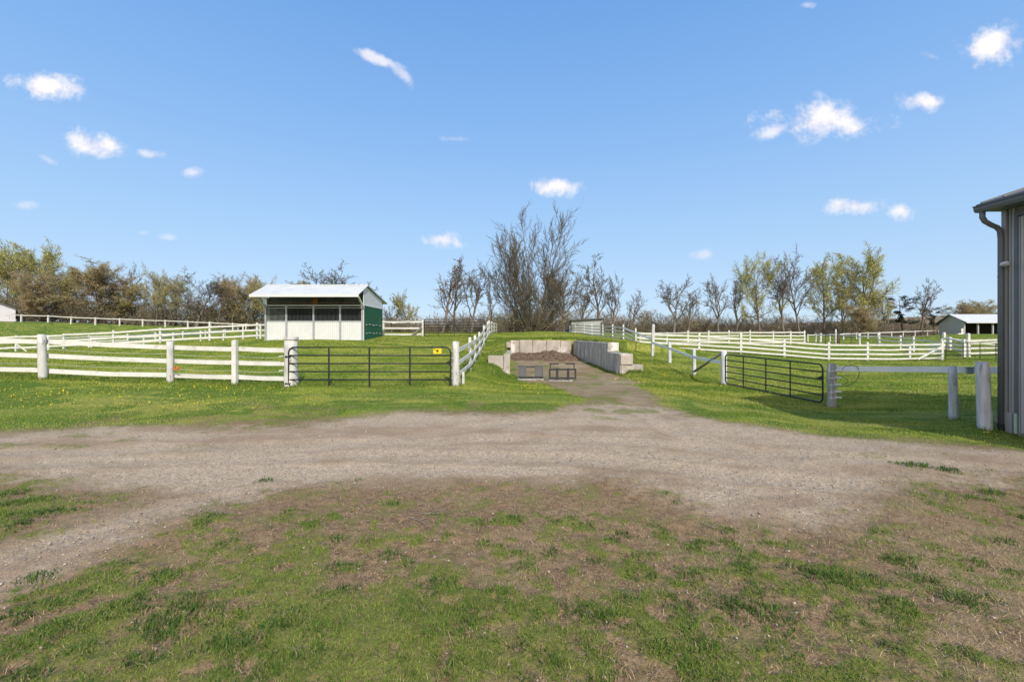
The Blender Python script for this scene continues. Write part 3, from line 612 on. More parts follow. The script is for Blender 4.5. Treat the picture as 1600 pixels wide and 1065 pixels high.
for j in range(6):
    ox, oy = np.cos(th[j])*rad, np.sin(th[j])*rad; V[:, j] = np.stack([X+ox, Y+oy, zz+ox*tl_[:, 0]+oy*tl_[:, 1]-rad*.7*1], 1)
V[:, 6] = np.stack([X, Y, zz+rad*.5], 1)
T = ((np.arange(n)*7)[:, None, None]+np.array([[j, (j+1) % 6, 6] for j in range(6)])[None]).reshape(-1, 3)
# stems
Vs = np.empty((n, 3, 3)); Vs[:, 0] = np.stack([X-.003, Y, zz-.12], 1); Vs[:, 1] = np.stack([X+.003, Y, zz-.12], 1); Vs[:, 2] = np.stack([X, Y, zz], 1)
T2 = (n*7+(np.arange(n)*3)[:, None]+np.array([[0, 1, 2]]))
cc = np.concatenate([np.repeat(lerp_c((.85, .62, .02), (.75, .45, .02), rng.random(n)), 7, 0), np.repeat(np.array([[.12, .2, .05]]), n*3, 0)])
dn = big_mesh('dandelions', np.concatenate([V.reshape(-1, 3), Vs.reshape(-1, 3)]), np.concatenate([T, T2]), M['tinted'], {'tint': cc})
tag(dn, 'yellow dandelion flowers dotted through the lawns', 'flowers', kind='stuff')

# dead twigs lying in the foreground
for k_, (pa, lab) in enumerate((([(648, 803), (668, 806), (690, 803)], 'thin pale twig lying on the bare soil left of centre, further from the camera'), ([(1096, 815), (1112, 822), (1130, 826)], 'thin pale twig lying at the lower edge of the gravel right of centre'), ([(640, 812), (655, 818), (668, 830)], 'forked pale twig on the bare soil just nearer than the straight one'))):
    pts_ = []
    for a_, b_ in pa: x_, y_ = U(a_, b_); pts_.append((x_, y_, float(gz_full(np.array([x_]), np.array([y_]))[0])+.012))
    # built below once MB is known
    tw = MB(); tw.tube(pts_, [.004, .0035, .002], 5)
    q_ = np.array(pts_[1]); tw.tube([q_, q_+(.05, .035, .012), q_+(.10, .09, .005)], [.003, .0025, .0015], 5)
    tag(tw.build('twig', M['lumber']), lab, 'twig')

# ------------------------------------------------------------------ fences
def posts_of(key): return [(*P(a, b, Y), h) for a, b, Y, h in FN[key]]
def make_post(mb, x, y, z, h, kind, tilt=(0, 0), r=.065):
    if kind == 'round':
        k = 7; zs = np.linspace(-.35, h, k); rr = r*(1.12-.14*np.linspace(0, 1, k))
        pts = [(x+tilt[0]*max(q, 0), y+tilt[1]*max(q, 0), z+q) for q in zs]
        mb.tube(pts, rr, 12, True, .035)
        mb.tube([pts[-1], (pts[-1][0], pts[-1][1], pts[-1][2]+.012)], [rr[-1]*.97, rr[-1]*.6], 12, True)
    else:
        s = r
        a = [(x-s, y-s, z-.3), (x+s, y-s, z-.3), (x+s, y+s, z-.3), (x-s, y+s, z-.3)]
        mb.hexa(a+[(p[0]+tilt[0]*h, p[1]+tilt[1]*h, z+h) for p in a])
        t0 = np.array((x+tilt[0]*h, y+tilt[1]*h, z+h)); s2 = s*.98
        mb.add([t0+(-s2, -s2, .001), t0+(s2, -s2, .001), t0+(s2, s2, .001), t0+(-s2, s2, .001), t0+(0, 0, s*.45)], [(0, 1, 4), (1, 2, 4), (2, 3, 4), (3, 0, 4)])
def fence(key, name, label, heights, rail=(.035, .13), post='square', pr=.06, pm='white', rm='white', group=None, skip=(), start=0, cat='fence', front=True, tilt=.012, sag=.012, skipposts=()):
    ps = posts_of(key); t_ = thing(name, (ps[0][0], ps[0][1], ps[0][2]), label, cat, group)
    for i, (x, y, z, h) in enumerate(ps):
        if i < start or i in skipposts: continue
        mb = MB(); make_post(mb, x, y, z, h, post, (random.gauss(0, tilt), random.gauss(0, tilt)), pr*random.uniform(.92, 1.08)); mb.build('post', M[pm], t_, smooth=(post == 'round'))
    for i in range(len(ps)-1):
        if i in skip: continue
        a, b = np.array(ps[i][:3]), np.array(ps[i+1][:3]); d = b-a; nrm = np.array((-d[1], d[0], 0.)); nrm /= np.linalg.norm(nrm)
        if (nrm[1] > 0) == front or (abs(nrm[1]) < .2 and nrm[0]*a[0] > 0): nrm = -nrm
        off = nrm*(pr+rail[0]/2+.004)
        for j, hgt in enumerate(heights):
            ja, jb = random.gauss(0, .012), random.gauss(0, .012)
            p = a+off+(0, 0, hgt+ja); q = b+off+(0, 0, hgt+jb); mm = (p+q)/2+(0, 0, -abs(random.gauss(0, sag)))
            mb = MB(); u_ = (b-a)/np.linalg.norm(b-a)*.004
            d1 = (mm-p)/np.linalg.norm(mm-p); 
            # one bent board: shared mid section
            sd_ = np.array((-d[1], d[0], 0.)); sd_ /= np.linalg.norm(sd_); s_ = sd_*rail[0]/2; up = np.array((0, 0, rail[1]/2))
            c0, c1, c2 = p+u_, mm, q-u_; V = []
            for c_ in (c0, c1, c2): V += [c_-s_-up, c_+s_-up, c_+s_+up, c_-s_+up]
            mb.add(V, [(0, 1, 5, 4), (1, 2, 6, 5), (2, 3, 7, 6), (3, 0, 4, 7), (4, 5, 9, 8), (5, 6, 10, 9), (6, 7, 11, 10), (7, 4, 8, 11), (3, 2, 1, 0), (8, 9, 10, 11)])
            mb.build('rail', M[rm], t_)
    return t_, ps
def wire_run(ps, hh_, parent, r=.004, m_='wire'):
    pts = []
    for i in range(len(ps)-1):
        a, b = np.array(ps[i][:3]), np.array(ps[i+1][:3])
        for t_ in np.linspace(0, 1, 6, endpoint=False): pts.append(a*(1-t_)+b*t_+(0, -.06, hh_-.04*math.sin(math.pi*t_)))
    pts.append(np.array(ps[-1][:3])+(0, -.06, hh_)); MB().tube(pts, r, 5).build('wire', M[m_], parent)

# near-left fence: thick round posts, three wide boards behind them
FN_l = FN['near_left']
t_, ps = fence('near_left', 'board_fence', 'white three-board fence with round worn posts along the left lawn in front', [.24, .68, 1.1], (.035, .135), 'round', .095, 'white_worn', front=False, tilt=.01, skipposts=(4, 5), sag=.012)
x, y, z, h = ps[4]; mb = MB(); make_post(mb, x, y, z, h, 'square', (.0, 0), .065); mb.build('post', M['white'], t_)
x, y, z, h = ps[5]
mb = MB(); make_post(mb, x, y, z+.12, h-.16, 'round', (-.01, 0), .185)
mb.build('post', M['white_worn'], t_, smooth=True, label='thick round white corner post beside the gate')
MB().tube([(x, y, z+h-.05), (x, y, z+h+.03)], [.205, .205], 16, True, .01).build('post_cap', M['white_worn'], t_)
MB().tube([(x, y, z-.1), (x, y, z+.13)], [.20, .19], 14, True, .05).build('post_foot', M['dark_in'], t_, label='dark rotten foot of the thick corner post')
wire_run(ps, .9, t_); wire_run(ps, .46, t_)
for hh_ in (.93, .5): MB().tube([(x-.2, y-.08, z+hh_), (x-.32, y-.08, z+hh_-.02)], .022, 8).build('insulator', M['wire'], t_)
p = P(277, 575, 14.2); mb = MB(); th = np.linspace(0, 2*math.pi, 15); mb.tube([(p[0]+.05*math.cos(a), p[1]-.05, p[2]+.05*math.sin(a)) for a in th], .02, 6, False)
mb.beam((p[0]-.13, p[1]-.05, p[2]), (p[0]-.055, p[1]-.05, p[2]), .02, .02); mb.beam((p[0]+.055, p[1]-.05, p[2]), (p[0]+.16, p[1]-.05, p[2]+.01), .015, .015)
mb.build('wire_tensioner', M['orange'], t_, label='orange ratchet tensioner on the fence wire')

# side fence running away uphill to the left of the bunker
t_, ps = fence('side', 'board_fence', 'white board fence running away uphill between the paddock gate and the earth bank', [.35, .72, 1.1], (.035, .115), 'square', .055, tilt=.02, skipposts=(0,))
x, y, z, h = ps[0]; mb = MB(); make_post(mb, x, y, z, h, 'round', (0, 0), .105); mb.build('post', M['white_worn'], t_, smooth=True, label='cracked white round post at the free end of the gate')
for k in range(5): MB().tube([(x-.12, y-.06, z+.25+.2*k), (x+.13, y-.06, z+.26+.2*k)], .012, 5).build('insulator', M['wire'], t_)
p = P(721, 601, 14.4); mb = MB(); mb.beam((p[0], p[1], p[2]-.2), (p[0]-.1, p[1]-.15, p[2]+.5), .07, .09, (0, 1, 0)); mb.build('prop', M['grey_wood'], t_)
p = P(724, 603, 14.3); mb = MB(); mb.beam((p[0], p[1], p[2]-.2), (p[0], p[1], p[2]+.45), .07, .07, (0, 1, 0)); mb.build('prop', M['white'], t_)
p = P(735, 564, 17.6); pts = [(p[0]+.16*math.cos(a)-.04, p[1]-.1, p[2]+.26*math.sin(a)) for a in np.linspace(.3, 5.6, 14)]; MB().tube(pts, .014, 6).build('chain', M['wire_dark'], t_)
# right-hand fences
t_, ps = fence('right_away', 'board_fence', 'white four-board fence running away past the grey shed to the top of the bank', [.22, .52, .82, 1.12], (.035, .115), 'square', .055)
t_, ps = fence('right_four', 'board_fence', 'long white four-board fence curving across the paddock to the braced corner post', [.18, .5, .82, 1.14], (.035, .12), 'square', .07, start=1)
a, b = P(1431, 562, 32.3), P(1469, 541, 32.3); mb = MB(); mb.beam((a[0], a[1]-.15, a[2]+.05), (b[0], b[1]-.15, b[2]), .08, .11); mb.build('brace', M['white'], t_, label='white diagonal brace against the corner post')
p = ps[6]; MB().tube([(p[0], p[1], p[2]-.1), (p[0], p[1], p[2]+.22)], .1, 10).build('post_foot', M['dark_in'], t_)
t_, ps = fence('right_diag', 'single_rail_fence', 'white single-rail fence coming down the bank to the right-hand black gate', [.95], (.03, .14), 'square', .075, 'old_white', 'greyrail', skipposts=(3,))
a = P(974, 512, 36.5); b0 = ps[0]; mb = MB(); mb.beam(a, (b0[0], b0[1]-.1, b0[2]+1.12), .03, .13); mb.build('rail', M['greyrail'], t_)
x, y, z, h = ps[3]; mb = MB(); make_post(mb, x, y, z, h, 'round', (0, 0), .12); mb.build('post', M['old_white'], t_, smooth=True, label='round white post carrying the right-hand gate')
a = P(1085, 580, 23.0); b = P(1127, 552, 19.5); MB().tube([a, b], [.06, .055], 9).build('brace', M['pole'], t_, True, label='bare grey pole bracing the gate post')
t_, ps = fence('right_far', 'board_fence', 'white four-board fence furthest across the middle of the right paddock', [.2, .55, .9, 1.22], (.035, .12), 'square', .06)
t_, ps = fence('hill_right', 'rail_fence', 'thin white rail fence climbing to the open shelter on the right horizon', [1.05], (.04, .17), 'square', .075)
t_, ps = fence('mid_right', 'rail_fence', 'white two-post rail section behind the dark wire panels in the right paddock', [1.0], (.03, .12), 'round', .1, tilt=.05)
p = P(1308, 539, 50); mb = MB(); make_post(mb, p[0]+.1, p[1], p[2], 1.2, 'square', (0, 0), .13); o = mb.build('post', M['wood_dark'], t_, label='tall brown post')
mb = MB(); make_post(mb, p[0]-.12, p[1]+.05, p[2], 1.7, 'square', (0, 0), .06); mb.build('post', M['white'], t_)
t_, ps = fence('lane_right', 'board_fence', 'white three-board fence slanting down to the braced corner post on the right', [.35, .72, 1.1], (.035, .12), 'square', .07)
t_, ps = fence('corral_right', 'board_fence', 'white three-board fence with a double post beside the grey barn corner', [.3, .68, 1.05], (.035, .12), 'square', .085)
a, b = ps[0], ps[1]; mb = MB(); mb.beam((a[0], a[1]-.1, a[2]+1.1), (a[0]+2.4, a[1]-2.2, a[2]+.45), .05, .1); mb.build('brace', M['white'], t_)
mb = MB(); mb.beam((ps[1][0]-.25, ps[1][1]-.1, ps[1][2]+1.25), (ps[2][0]+3, ps[2][1]-.1, ps[2][2]+1.35), .035, .12); mb.build('rail', M['white'], t_)
mb = MB(); make_post(mb, ps[1][0]-.28, ps[1][1]+.1, ps[1][2], 1.35, 'square', (0, 0), .09); mb.build('post', M['white'], t_)
mb = MB(); make_post(mb, *P(1484, 546, 41), 1.1, 'square', (0, 0), .1); mb.build('post', M['white'], t_)
# left fences
t_, ps = fence('mid_left', 'board_fence', 'white three-board fence across the left field meeting the green and white shed', [.3, .7, 1.1], (.035, .125), 'square', .06)
a = P(25, 537, 34.6); b = P(42, 549, 34.6); mb = MB(); mb.beam(a, b, .04, .08); mb.build('brace', M['white'], t_)
a = ps[-1]; e = P(416, 530, 34.5)
for hh_ in (.3, .7, 1.1):
    mb = MB(); mb.beam((a[0], a[1]-.08, a[2]+hh_), (e[0], e[1], a[2]+hh_), .035, .125); mb.build('rail', M['white'], t_)
mb = MB(); make_post(mb, *P(407, 530, 34.6), 1.15, 'square', (0, 0), .05); mb.build('post', M['white'], t_)
t_, ps = fence('lane_left', 'board_fence', 'white two-board fence receding diagonally behind the left field fence', [.62, 1.08], (.035, .12), 'square', .06)
t_, ps = fence('short_left', 'board_fence', 'short white two-board fence just behind the left field fence', [.35, .78], (.035, .09), 'square', .05)
t_, ps = fence('hill_left', 'rail_fence', 'thin white single-rail fence along the crest of the left field', [1.16], (.04, .13), 'square', .085, tilt=.03)
a = P(24, 492, 81); mb = MB(); mb.beam(a, (ps[0][0], ps[0][1], ps[0][2]+1.16), .04, .13); mb.build('rail', M['white'], t_)
t_, ps = fence('paddock_back', 'board_fence', 'short white three-board fence between the green shed wall and the rear black gate', [.15, .62, 1.1], (.035, .13), 'square', .065)
a, b = P(641, 526, 35.2), P(659, 511, 35.2); MB().tube([a, b], .07, 8).build('brace', M['pole'], t_)
MB().tube([P(613, 505, 35.2), P(640, 501.5, 35.2)], .05, 7).build('brace', M['white'], t_)

# pale rail fence from the right gate post to the barn
p13 = P(1299.5, 636, 14.2)
t_ = thing('single_rail_fence', p13, 'pale grey single-rail fence from the wired gate post towards the grey barn', 'fence')
mb = MB(); make_post(mb, *p13, 1.33, 'round', (0, 0), .118); mb.build('post', M['grey_wood'], t_, smooth=True, label='weathered grey latch post studded with wire insulators')
a = np.array(P(1306, 576, 14.35)); b = np.array(P(1500, 577, 11.9)); c_ = np.array(P(1640, 579, 10.9))
mb = MB(); mb.beam(a, b, .03, .155); mb.build('rail', M['greyrail'], t_); mb = MB(); mb.beam(b, c_, .03, .15); mb.build('rail', M['greyrail'], t_)
q = P(1512, 577, 11.7); mb = MB(); mb.box(q[0]-.07, q[0]+.09, q[1]-.06, q[1]-.02, q[2]-.11, q[2]+.05); mb.box(q[0]+.02, q[0]+.06, q[1]-.08, q[1]-.06, q[2]-.1, q[2]); mb.box(q[0]-.12, q[0]+.12, q[1]-.07, q[1]-.01, q[2]+.04, q[2]+.07); mb.build('rail_bracket', M['galv'], t_)
for k, pyy in enumerate((578, 589, 600, 611, 620)):
    q = P(1300, pyy, 14.05); mb = MB(); mb.tube([(q[0]+.10, q[1], q[2]), (q[0]+.26, q[1]-.03, q[2]-.02)], [.018, .03], 8); mb.tube([(q[0]-.15, q[1]-.08, q[2]-.02), (q[0]-.0, q[1]-.12, q[2]-.02), (q[0]+.12, q[1]-.06, q[2])], .008, 5); mb.build('insulator', M['plastic_white'], t_)
cpx = [(1310,604),(1323,603),(1333,599),(1341,590),(1343,580),(1339,572),(1330,570),(1320,572),(1315,578)]
MB().tube([P(a_, b_, 13.9-.02*i) for i, (a_, b_) in enumerate(cpx)], .009, 6).build('cable', M['wire_dark'], t_)
MB().tube([P(a_, b_, 13.85) for a_, b_ in [(1312,588),(1322,590),(1325,595),(1323,599),(1316,601)]], .007, 6).build('cable', M['wire_dark'], t_)

# loose posts by the barn
for (px, py, Y, h, r, tl2, lab) in ((1489.5, 655, 11.5, 1.32, .085, (-.01, 0), 'slim weathered white round post, standing left of the leaning one in the lawn'), (1538.5, 671, 9.1, 1.33, .105, (-.035, 0), 'thick weathered white post leaning left beside the grey barn corner')):
    p = P(px, py, Y); o = thing('wooden_post', p, lab, 'post')
    mb = MB(); make_post(mb, p[0], p[1], p[2]+.06, h-.06, 'round', tl2, r); mb.build('shaft', M['old_white'], o, smooth=True)
    mb = MB(); mb.tube([(p[0], p[1], p[2]-.2), (p[0], p[1], p[2]+.09)], [r*.95, r*1.03], 12, True, .03); mb.build('foot', M['foam'] if Y < 10 else M['manure'], o, smooth=True)

# ------------------------------------------------------------------ gates
def gate(a, b, h, label, ups, rails=6, name='pipe_gate', r=.024, cr=.16, ra=None, rz=None, flatup=True):
    a = np.array(a, float); b = np.array(b, float); d = b-a; Lg = np.linalg.norm(d); d /= Lg
    t_ = thing(name, tuple(a), label, 'gate'); nrm = np.array((d[1], -d[0], 0)); Z = np.array((0, 0, 1.))
    def at(u_, v_): return a+d*u_+Z*v_
    pts = []
    for cx, cy, a0 in ((cr, cr, 180), (Lg-cr, cr, 270), (Lg-cr, h-cr, 0), (cr, h-cr, 90)):
        for k in range(7):
            an = R(a0+k*15); pts.append(at(cx+cr*math.cos(an), cy+cr*math.sin(an)))
    pts.append(pts[0]); pts.append(pts[1])
    MB().tube(pts, r, 8, False).build('gate_frame', M['black'], t_, True)
    for k in range(1, rails-1):
        v_ = h*k/(rails-1); MB().tube([at(.01, v_), at(Lg-.01, v_)], r*.85, 8).build('rail', M['black'], t_, True)
    for u_ in ups:
        mb = MB(); p0 = at(Lg*u_, .0)+nrm*r*.9; p1 = at(Lg*u_, h)+nrm*r*.9; mb.beam(p0, p1, .012, .05, tuple(d)); mb.build('upright', M['black'], t_)
    return t_, at, nrm, Lg, d
a = P(451, 605.5, 13.72); b = P(704, 605.5, 13.72)
t_, at, nrm, Lg, d = gate(a, b, 1.2, 'wide black pipe gate closed across the left paddock, with a yellow sign', (.25, .5, .75))
for v_ in (.92, .12): MB().tube([at(-.1, v_), at(.06, v_)], .03, 8).build('hinge', M['black'], t_)
mb = MB(); q = at(Lg-.12, .74); mb.add([q+(.1, -.02, .07), q+(-.04, -.02, 0), q+(.1, -.02, -.07), q+(.1, .02, .07), q+(-.04, .02, 0), q+(.1, .02, -.07)], [(0, 1, 2), (5, 4, 3), (0, 3, 4, 1), (1, 4, 5, 2), (2, 5, 3, 0)]); mb.build('latch', M['black'], t_)
q = P(683.5, 548, 13.66); s = thing('warning_sign', q, 'small yellow electric-fence warning sign hung on the top rail of the left gate', 'sign')
o = MB().box(q[0]-.12, q[0]+.12, q[1]-.012, q[1], q[2]-.08, q[2]+.075).build('sign_plate', M['yellow'], s)
mb = MB(); mb.add([(q[0]-.05, q[1]-.016, q[2]+.03), (q[0]+.06, q[1]-.016, q[2]+.035), (q[0]+.012, q[1]-.016, q[2]-.005), (q[0]+.045, q[1]-.016, q[2]-.01), (q[0]-.02, q[1]-.016, q[2]-.06), (q[0]-.005, q[1]-.016, q[2]-.012), (q[0]-.04, q[1]-.016, q[2]-.008)],
   [(0, 6, 5, 2, 1), (6, 4, 3, 2, 5)][:1]+[(5, 4, 3, 2)]); mb.box(q[0]-.10, q[0]-.06, q[1]-.015, q[1]-.0125, q[2]+.03, q[2]+.06); mb.build('sign_symbol', M['black'], s)
a = P(1133.5, 598.5, 19.1); b = P(1285.5, 629, 14.45)
t_, at, nrm, Lg, d = gate(a, b, 1.2, 'black pipe gate slanting towards the camera at the right paddock', (.235, .49, .73), r=.026)
q = at(Lg-.1, .76); mb = MB(); mb.add([q-d*.14+nrm*.02, q+d*.1+Z_*.08+nrm*.02 if False else q+d*.1+np.array((0, 0, .09))+nrm*.02, q+d*.1+nrm*.02+np.array((0, 0, -.03)), q-d*.14-nrm*.02, q+d*.1+np.array((0, 0, .09))-nrm*.02, q+d*.1-nrm*.02+np.array((0, 0, -.03))], [(0, 2, 1), (3, 4, 5), (0, 1, 4, 3), (1, 2, 5, 4), (2, 0, 3, 5)]); mb.build('latch', M['black'], t_)
a = P(663, 524.5, 35.3); b = P(757, 524.5, 35.3)
gate(a, b, 1.25, 'long black pipe gate at the back of the left paddock', (.24, .5, .76), rails=7, r=.03, cr=.1)
a = P(1478, 561, 31.5); b = P(1478+165, 561, 31.5)
gate(a, b, 1.12, 'thin black pipe gate beyond the loose posts, running behind the grey barn', (.16, .32, .47, .63, .8), rails=5, r=.025, cr=.08)
# dark corral panels
t_ = thing('corral_panel', P(1260, 540, 50), 'dark wire corral panels standing between the white fences of the right paddock', 'fence')
pp = [P(1261, 538.5, 49.5), P(1290, 539, 49.5), P(1330, 540, 49), P(1371, 541, 48), P(1425, 541, 47), P(1470, 543, 46)]
for i, p in enumerate(pp): MB().tube([(p[0], p[1], p[2]-.1), (p[0], p[1], p[2]+1.35)], .028, 6).build('post', M['rust_black'], t_)
for i in range(5):
    for hh_ in (.3, .65, 1.0, 1.33):
        p, q = pp[i], pp[i+1]; MB().tube([(p[0], p[1], p[2]+hh_), (q[0], q[1], q[2]+hh_)], .014, 5).build('rail', M['rust_black'], t_)

# ------------------------------------------------------------------ green and white shed
x0, x1, yf, yb, zb = -14.97, -9.02, 28.0, 32.1, 1.24
t_ = thing('horse_shed', ((x0+x1)/2, yf, zb), 'white-fronted horse shed with green side wall and overhanging white metal roof', 'shed')
def ribbed(x0, x1, y, z0, z1, pitch=.11, dep=.014, axis='x'):
    mb = MB(); n = int((x1-x0)/pitch)*4; xs = np.linspace(x0, x1, n+1); pr = [0, 0, dep, dep]
    V = []; 
    for i, xx in enumerate(xs):
        o_ = pr[i % 4]
        for zz in (z0, z1): V.append((xx, y-o_, zz) if axis == 'x' else (y+o_, xx, zz))
    fc = [(2*i, 2*i+2, 2*i+3, 2*i+1) for i in range(n)]
    return mb.add(V, fc)
zd0, zd1, zbar1, ztop = zb+.03, 2.45, 3.3, 3.38
cols_px = [415, 447.5, 490, 531.5, 566]; xc = [(c-800)/F*yf for c in cols_px]
for i in range(4):
    a, b = xc[i]+.05, xc[i+1]-.05
    ribbed(a, b, yf+.03, zd0, zd1).build('door_panel', M['steel_white'], t_)
    mb = MB(); mb.box(a, b, yf-.005, yf+.05, zd1, zd1+.05); mb.box(a, b, yf-.005, yf+.05, zbar1-.04, zbar1); mb.build('door_frame', M['galv'], t_)
    nb_ = 16 if i in (0, 3) else 19; mb = MB()
    for k in range(nb_):
        xx = a+(b-a)*(k+.5)/nb_; mb.tube([(xx, yf+.02, zd1+.04), (xx, yf+.02, zbar1-.03)], .009, 5, False)
    mb.build('grille', M['galv'] if i == 0 else M['dark_bars'], t_)
for c in xc: MB().box(c-.05, c+.05, yf-.035, yf+.06, zb-.1, ztop).build('post', M['galv'], t_)
MB().box(x0, x1, yf-.03, yf+.08, ztop, ztop+.09).build('header_beam', M['galv'], t_)
mb = MB(); mb.box(x0+.05, x1-.05, yf+.30, yf+.34, 3.42, 4.35); mb.build('loft_board', M['boards_shade'], t_)
mb = MB(); mb.box(x0+.05, x1-.05, yf+.12, yf+.16, 3.52, 3.66); mb.beam((x0+2.2, yf+.2, 3.5), (x0+3.4, yf+.2, 3.9), .04, .1); mb.beam((x0+5.2, yf+.2, 3.55), (x0+4.0, yf+.2, 3.9), .04, .1); mb.build('ceiling_beam', M['wood_dark'], t_)
MB().box(-12.12, -11.82, yf+.05, yf+.10, 3.46, 3.95).build('rusty_plate', M['rust'], t_)
# walls
zg = 3.44
def roofz(y): return np.interp(y, [26.8, 28.6, 33.1], [3.98, 4.70, 3.86])
ribbed(yf+.05, yb, x1, zb-.2, zg, .2, .015, 'y').build('side_wall', M['green'], t_, label='green steel side wall')
MB().add([(x1-.02, yf+.05, zg), (x1-.02, yb, zg), (x1-.02, yb, roofz(yb)-.06), (x1-.02, 28.6, 4.6), (x1-.02, yf+.05, roofz(yf)-.06)], [(0, 1, 2, 3, 4)]).build('gable', M['steel_white'], t_)
MB().box(x1-.02, x1+.02, yf-.02, yf+.06, zb-.1, 4.3).build('corner_trim', M['steel_white'], t_)
mb = MB(); mb.box(x1-.01, x1+.03, yf+.06, yb, zg-.02, zg+.03); mb.build('gable_trim', M['steel_white'], t_)
mb = MB()
for zz in (2.25, 1.72):
    for k, y_ in enumerate((28.4, 29.0, 29.75, 30.5, 31.3)): mb.box(x1+.02, x1+.045, y_, y_+.45*(.5+.5*((k*7) % 3)/2), zz+.03*(k % 2), zz+.03*(k % 2)+.035)
mb.build('white_battens', M['steel_white'], t_)
MB().box(x0, x0+.04, yf+.06, yb, zb-.2, 3.9).build('side_wall', M['steel_white'], t_)
MB().box(x0, x1, yb-.04, yb+.0, zb-.2, 3.9).build('rear_wall', M['boards_shade'], t_)  # dark colour puts the interior shade onto the rear wall
MB().box(x1-.09, x1-.05, yf+.4, yb-.05, zb-.1, 4.0).build('interior_shade_sheet', M['boards_shade'], t_)  # added dark sheet, paints the shade behind the grilles
MB().box(x0+.05, x0+.09, yf+.4, yb-.05, zb-.1, 3.85).build('interior_shade_sheet', M['boards_shade'], t_)  # matching added shade sheet on the opposite side
# roof: two corrugated slopes
def roof_slab(xa, xb, ya, za, yb_, zb_, m_, th=.04, pitch=.3, name='roof', parent=None):
    n = int((xb-xa)/pitch)*4; xs = np.linspace(xa, xb, n+1); V = []
    for i, xx in enumerate(xs):
        o_ = .009 if i % 4 in (2, 3) else 0
        V += [(xx, ya, za+o_), (xx, yb_, zb_+o_), (xx, ya, za-th), (xx, yb_, zb_-th)]
    fc = []
    for i in range(n):
        a, b = 4*i, 4*i+4; fc += [(a, b, b+1, a+1), (a+2, a+3, b+3, b+2), (a, a+2, b+2, b), (a+1, b+1, b+3, a+3)]
    fc += [(0, 1, 3, 2), (4*n, 4*n+2, 4*n+3, 4*n+1)]
    return MB().add(V, fc).build(name, m_, parent)
roof_slab(-15.25, -8.92, 26.8, 4.0, 28.6, 4.72, M['roof_white'], parent=t_)
roof_slab(-15.25, -8.92, 28.6, 4.72, 33.1, 3.88, M['roof_white'], parent=t_)
MB().box(-15.26, -8.91, 26.74, 26.79, 3.84, 4.0).build('fascia', M['steel_white'], t_)
MB().box(-15.26, -8.91, 28.52, 28.68, 4.715, 4.755).build('ridge_cap', M['steel_white'], t_)
for xx in (x1+.02, x0+.02):
    mb = MB(); mb.beam((xx, yf-.02, 3.25), (xx, 26.95, 3.9), .09, .09, (1, 0, 0)); mb.build('knee_brace', M['steel_white'], t_)
for xx in (-13.5, -12.0, -10.5):
    mb = MB(); mb.beam((xx, 26.85, 3.9), (xx, 28.55, 4.6), .05, .09); mb.beam((xx, 28.6, 4.6), (xx, 33, 3.78), .05, .09); mb.build('rafter', M['wood_dark'], t_)

# ------------------------------------------------------------------ bunker walls of concrete blocks
def block(parent, p, q, th, z0, z1, m_, side=1, name='block'):
    p = np.array((*p, 0.)); q = np.array((*q, 0.)); d = q-p; nrm = np.array((-d[1], d[0], 0)); nrm = nrm/np.linalg.norm(nrm)*th*side
    g = d/np.linalg.norm(d)*.008; p = p+g; q = q-g; j = random.gauss(0, .012)*nrm/th
    c = [p+j, q+j, q+nrm+j, p+nrm+j]; mb = MB(); zj = random.gauss(0, .006)
    mb.hexa([(*v_[:2], z0+.004) for v_ in c]+[(*v_[:2], z1-.004+zj) for v_ in c])
    return bevel(mb.build(name, m_, parent), .025, 2)
t_ = thing('block_wall', (2.1, 33, 0), 'pale sunlit concrete block wall across the back of the manure bunker', 'wall')
xs = [(c-800)/F*33 for c in (779, 797.5, 811.5, 832, 854, 875.5, 893)]
for i in range(len(xs)-1):
    top = 1.27 if i > 1 else (1.2 if i == 0 else 1.25)
    if i == 0: block(t_, (xs[0], 33), (xs[1], 33), .6, .72, 1.14, M['conc_lit']); continue
    block(t_, (xs[i], 33), (xs[i+1], 33), .36, -.4, top+random.uniform(-.05, .03), M['conc_lit'])
t_ = thing('block_wall', (5, 27, 0), 'stained concrete block wall in a shaded grey tone, stepping down the right side of the bunker', 'wall')
def on(y): return (4.4+(33-y)/(33-21.6)*.82, y)
ys = [33, 30.9, 28.4, 26.0, 24.3]
for i in range(4): block(t_, on(ys[i]), on(ys[i+1]), .42, -.5, 1.25-.01*i, M['conc_shaded'])
block(t_, on(24.3), on(22.1), .6, -.6, .74, M['conc_shaded'])
block(t_, (5.22, 22.05), (6.32, 22.15), .6, -.6, .2, M['conc_lit'])
block(t_, (5.02, 24.27), (5.63, 24.27), .05, .74, 1.24, M['conc_lit'], -1, 'sunlit_end_slab'); block(t_, (5.19, 22.08), (5.8, 22.08), .05, .2, .73, M['conc_lit'], -1, 'sunlit_end_slab')  # thin slabs that paint the sunlight onto the block ends
t_ = thing('block_wall', (-.1, 21.6, 0), 'low pale stepped concrete block wall at the front left of the bunker', 'wall')
block(t_, (-1.13, 21.5), (-.40, 21.45), .6, .02, .66, M['conc_lit']); block(t_, (-.40, 21.45), (-.09, 21.45), .6, -.2, .74, M['conc_lit']); block(t_, (-.72, 21.4), (-.09, 21.4), .05, -.55, .03, M['conc_lit'], -1)
block(t_, (-.12, 27.5), (-.10, 22.1), -.3, -.4, .52, M['conc_shaded']); block(t_, (-.12, 32.9), (-.12, 27.52), -.3, -.4, .55, M['conc_shaded'])
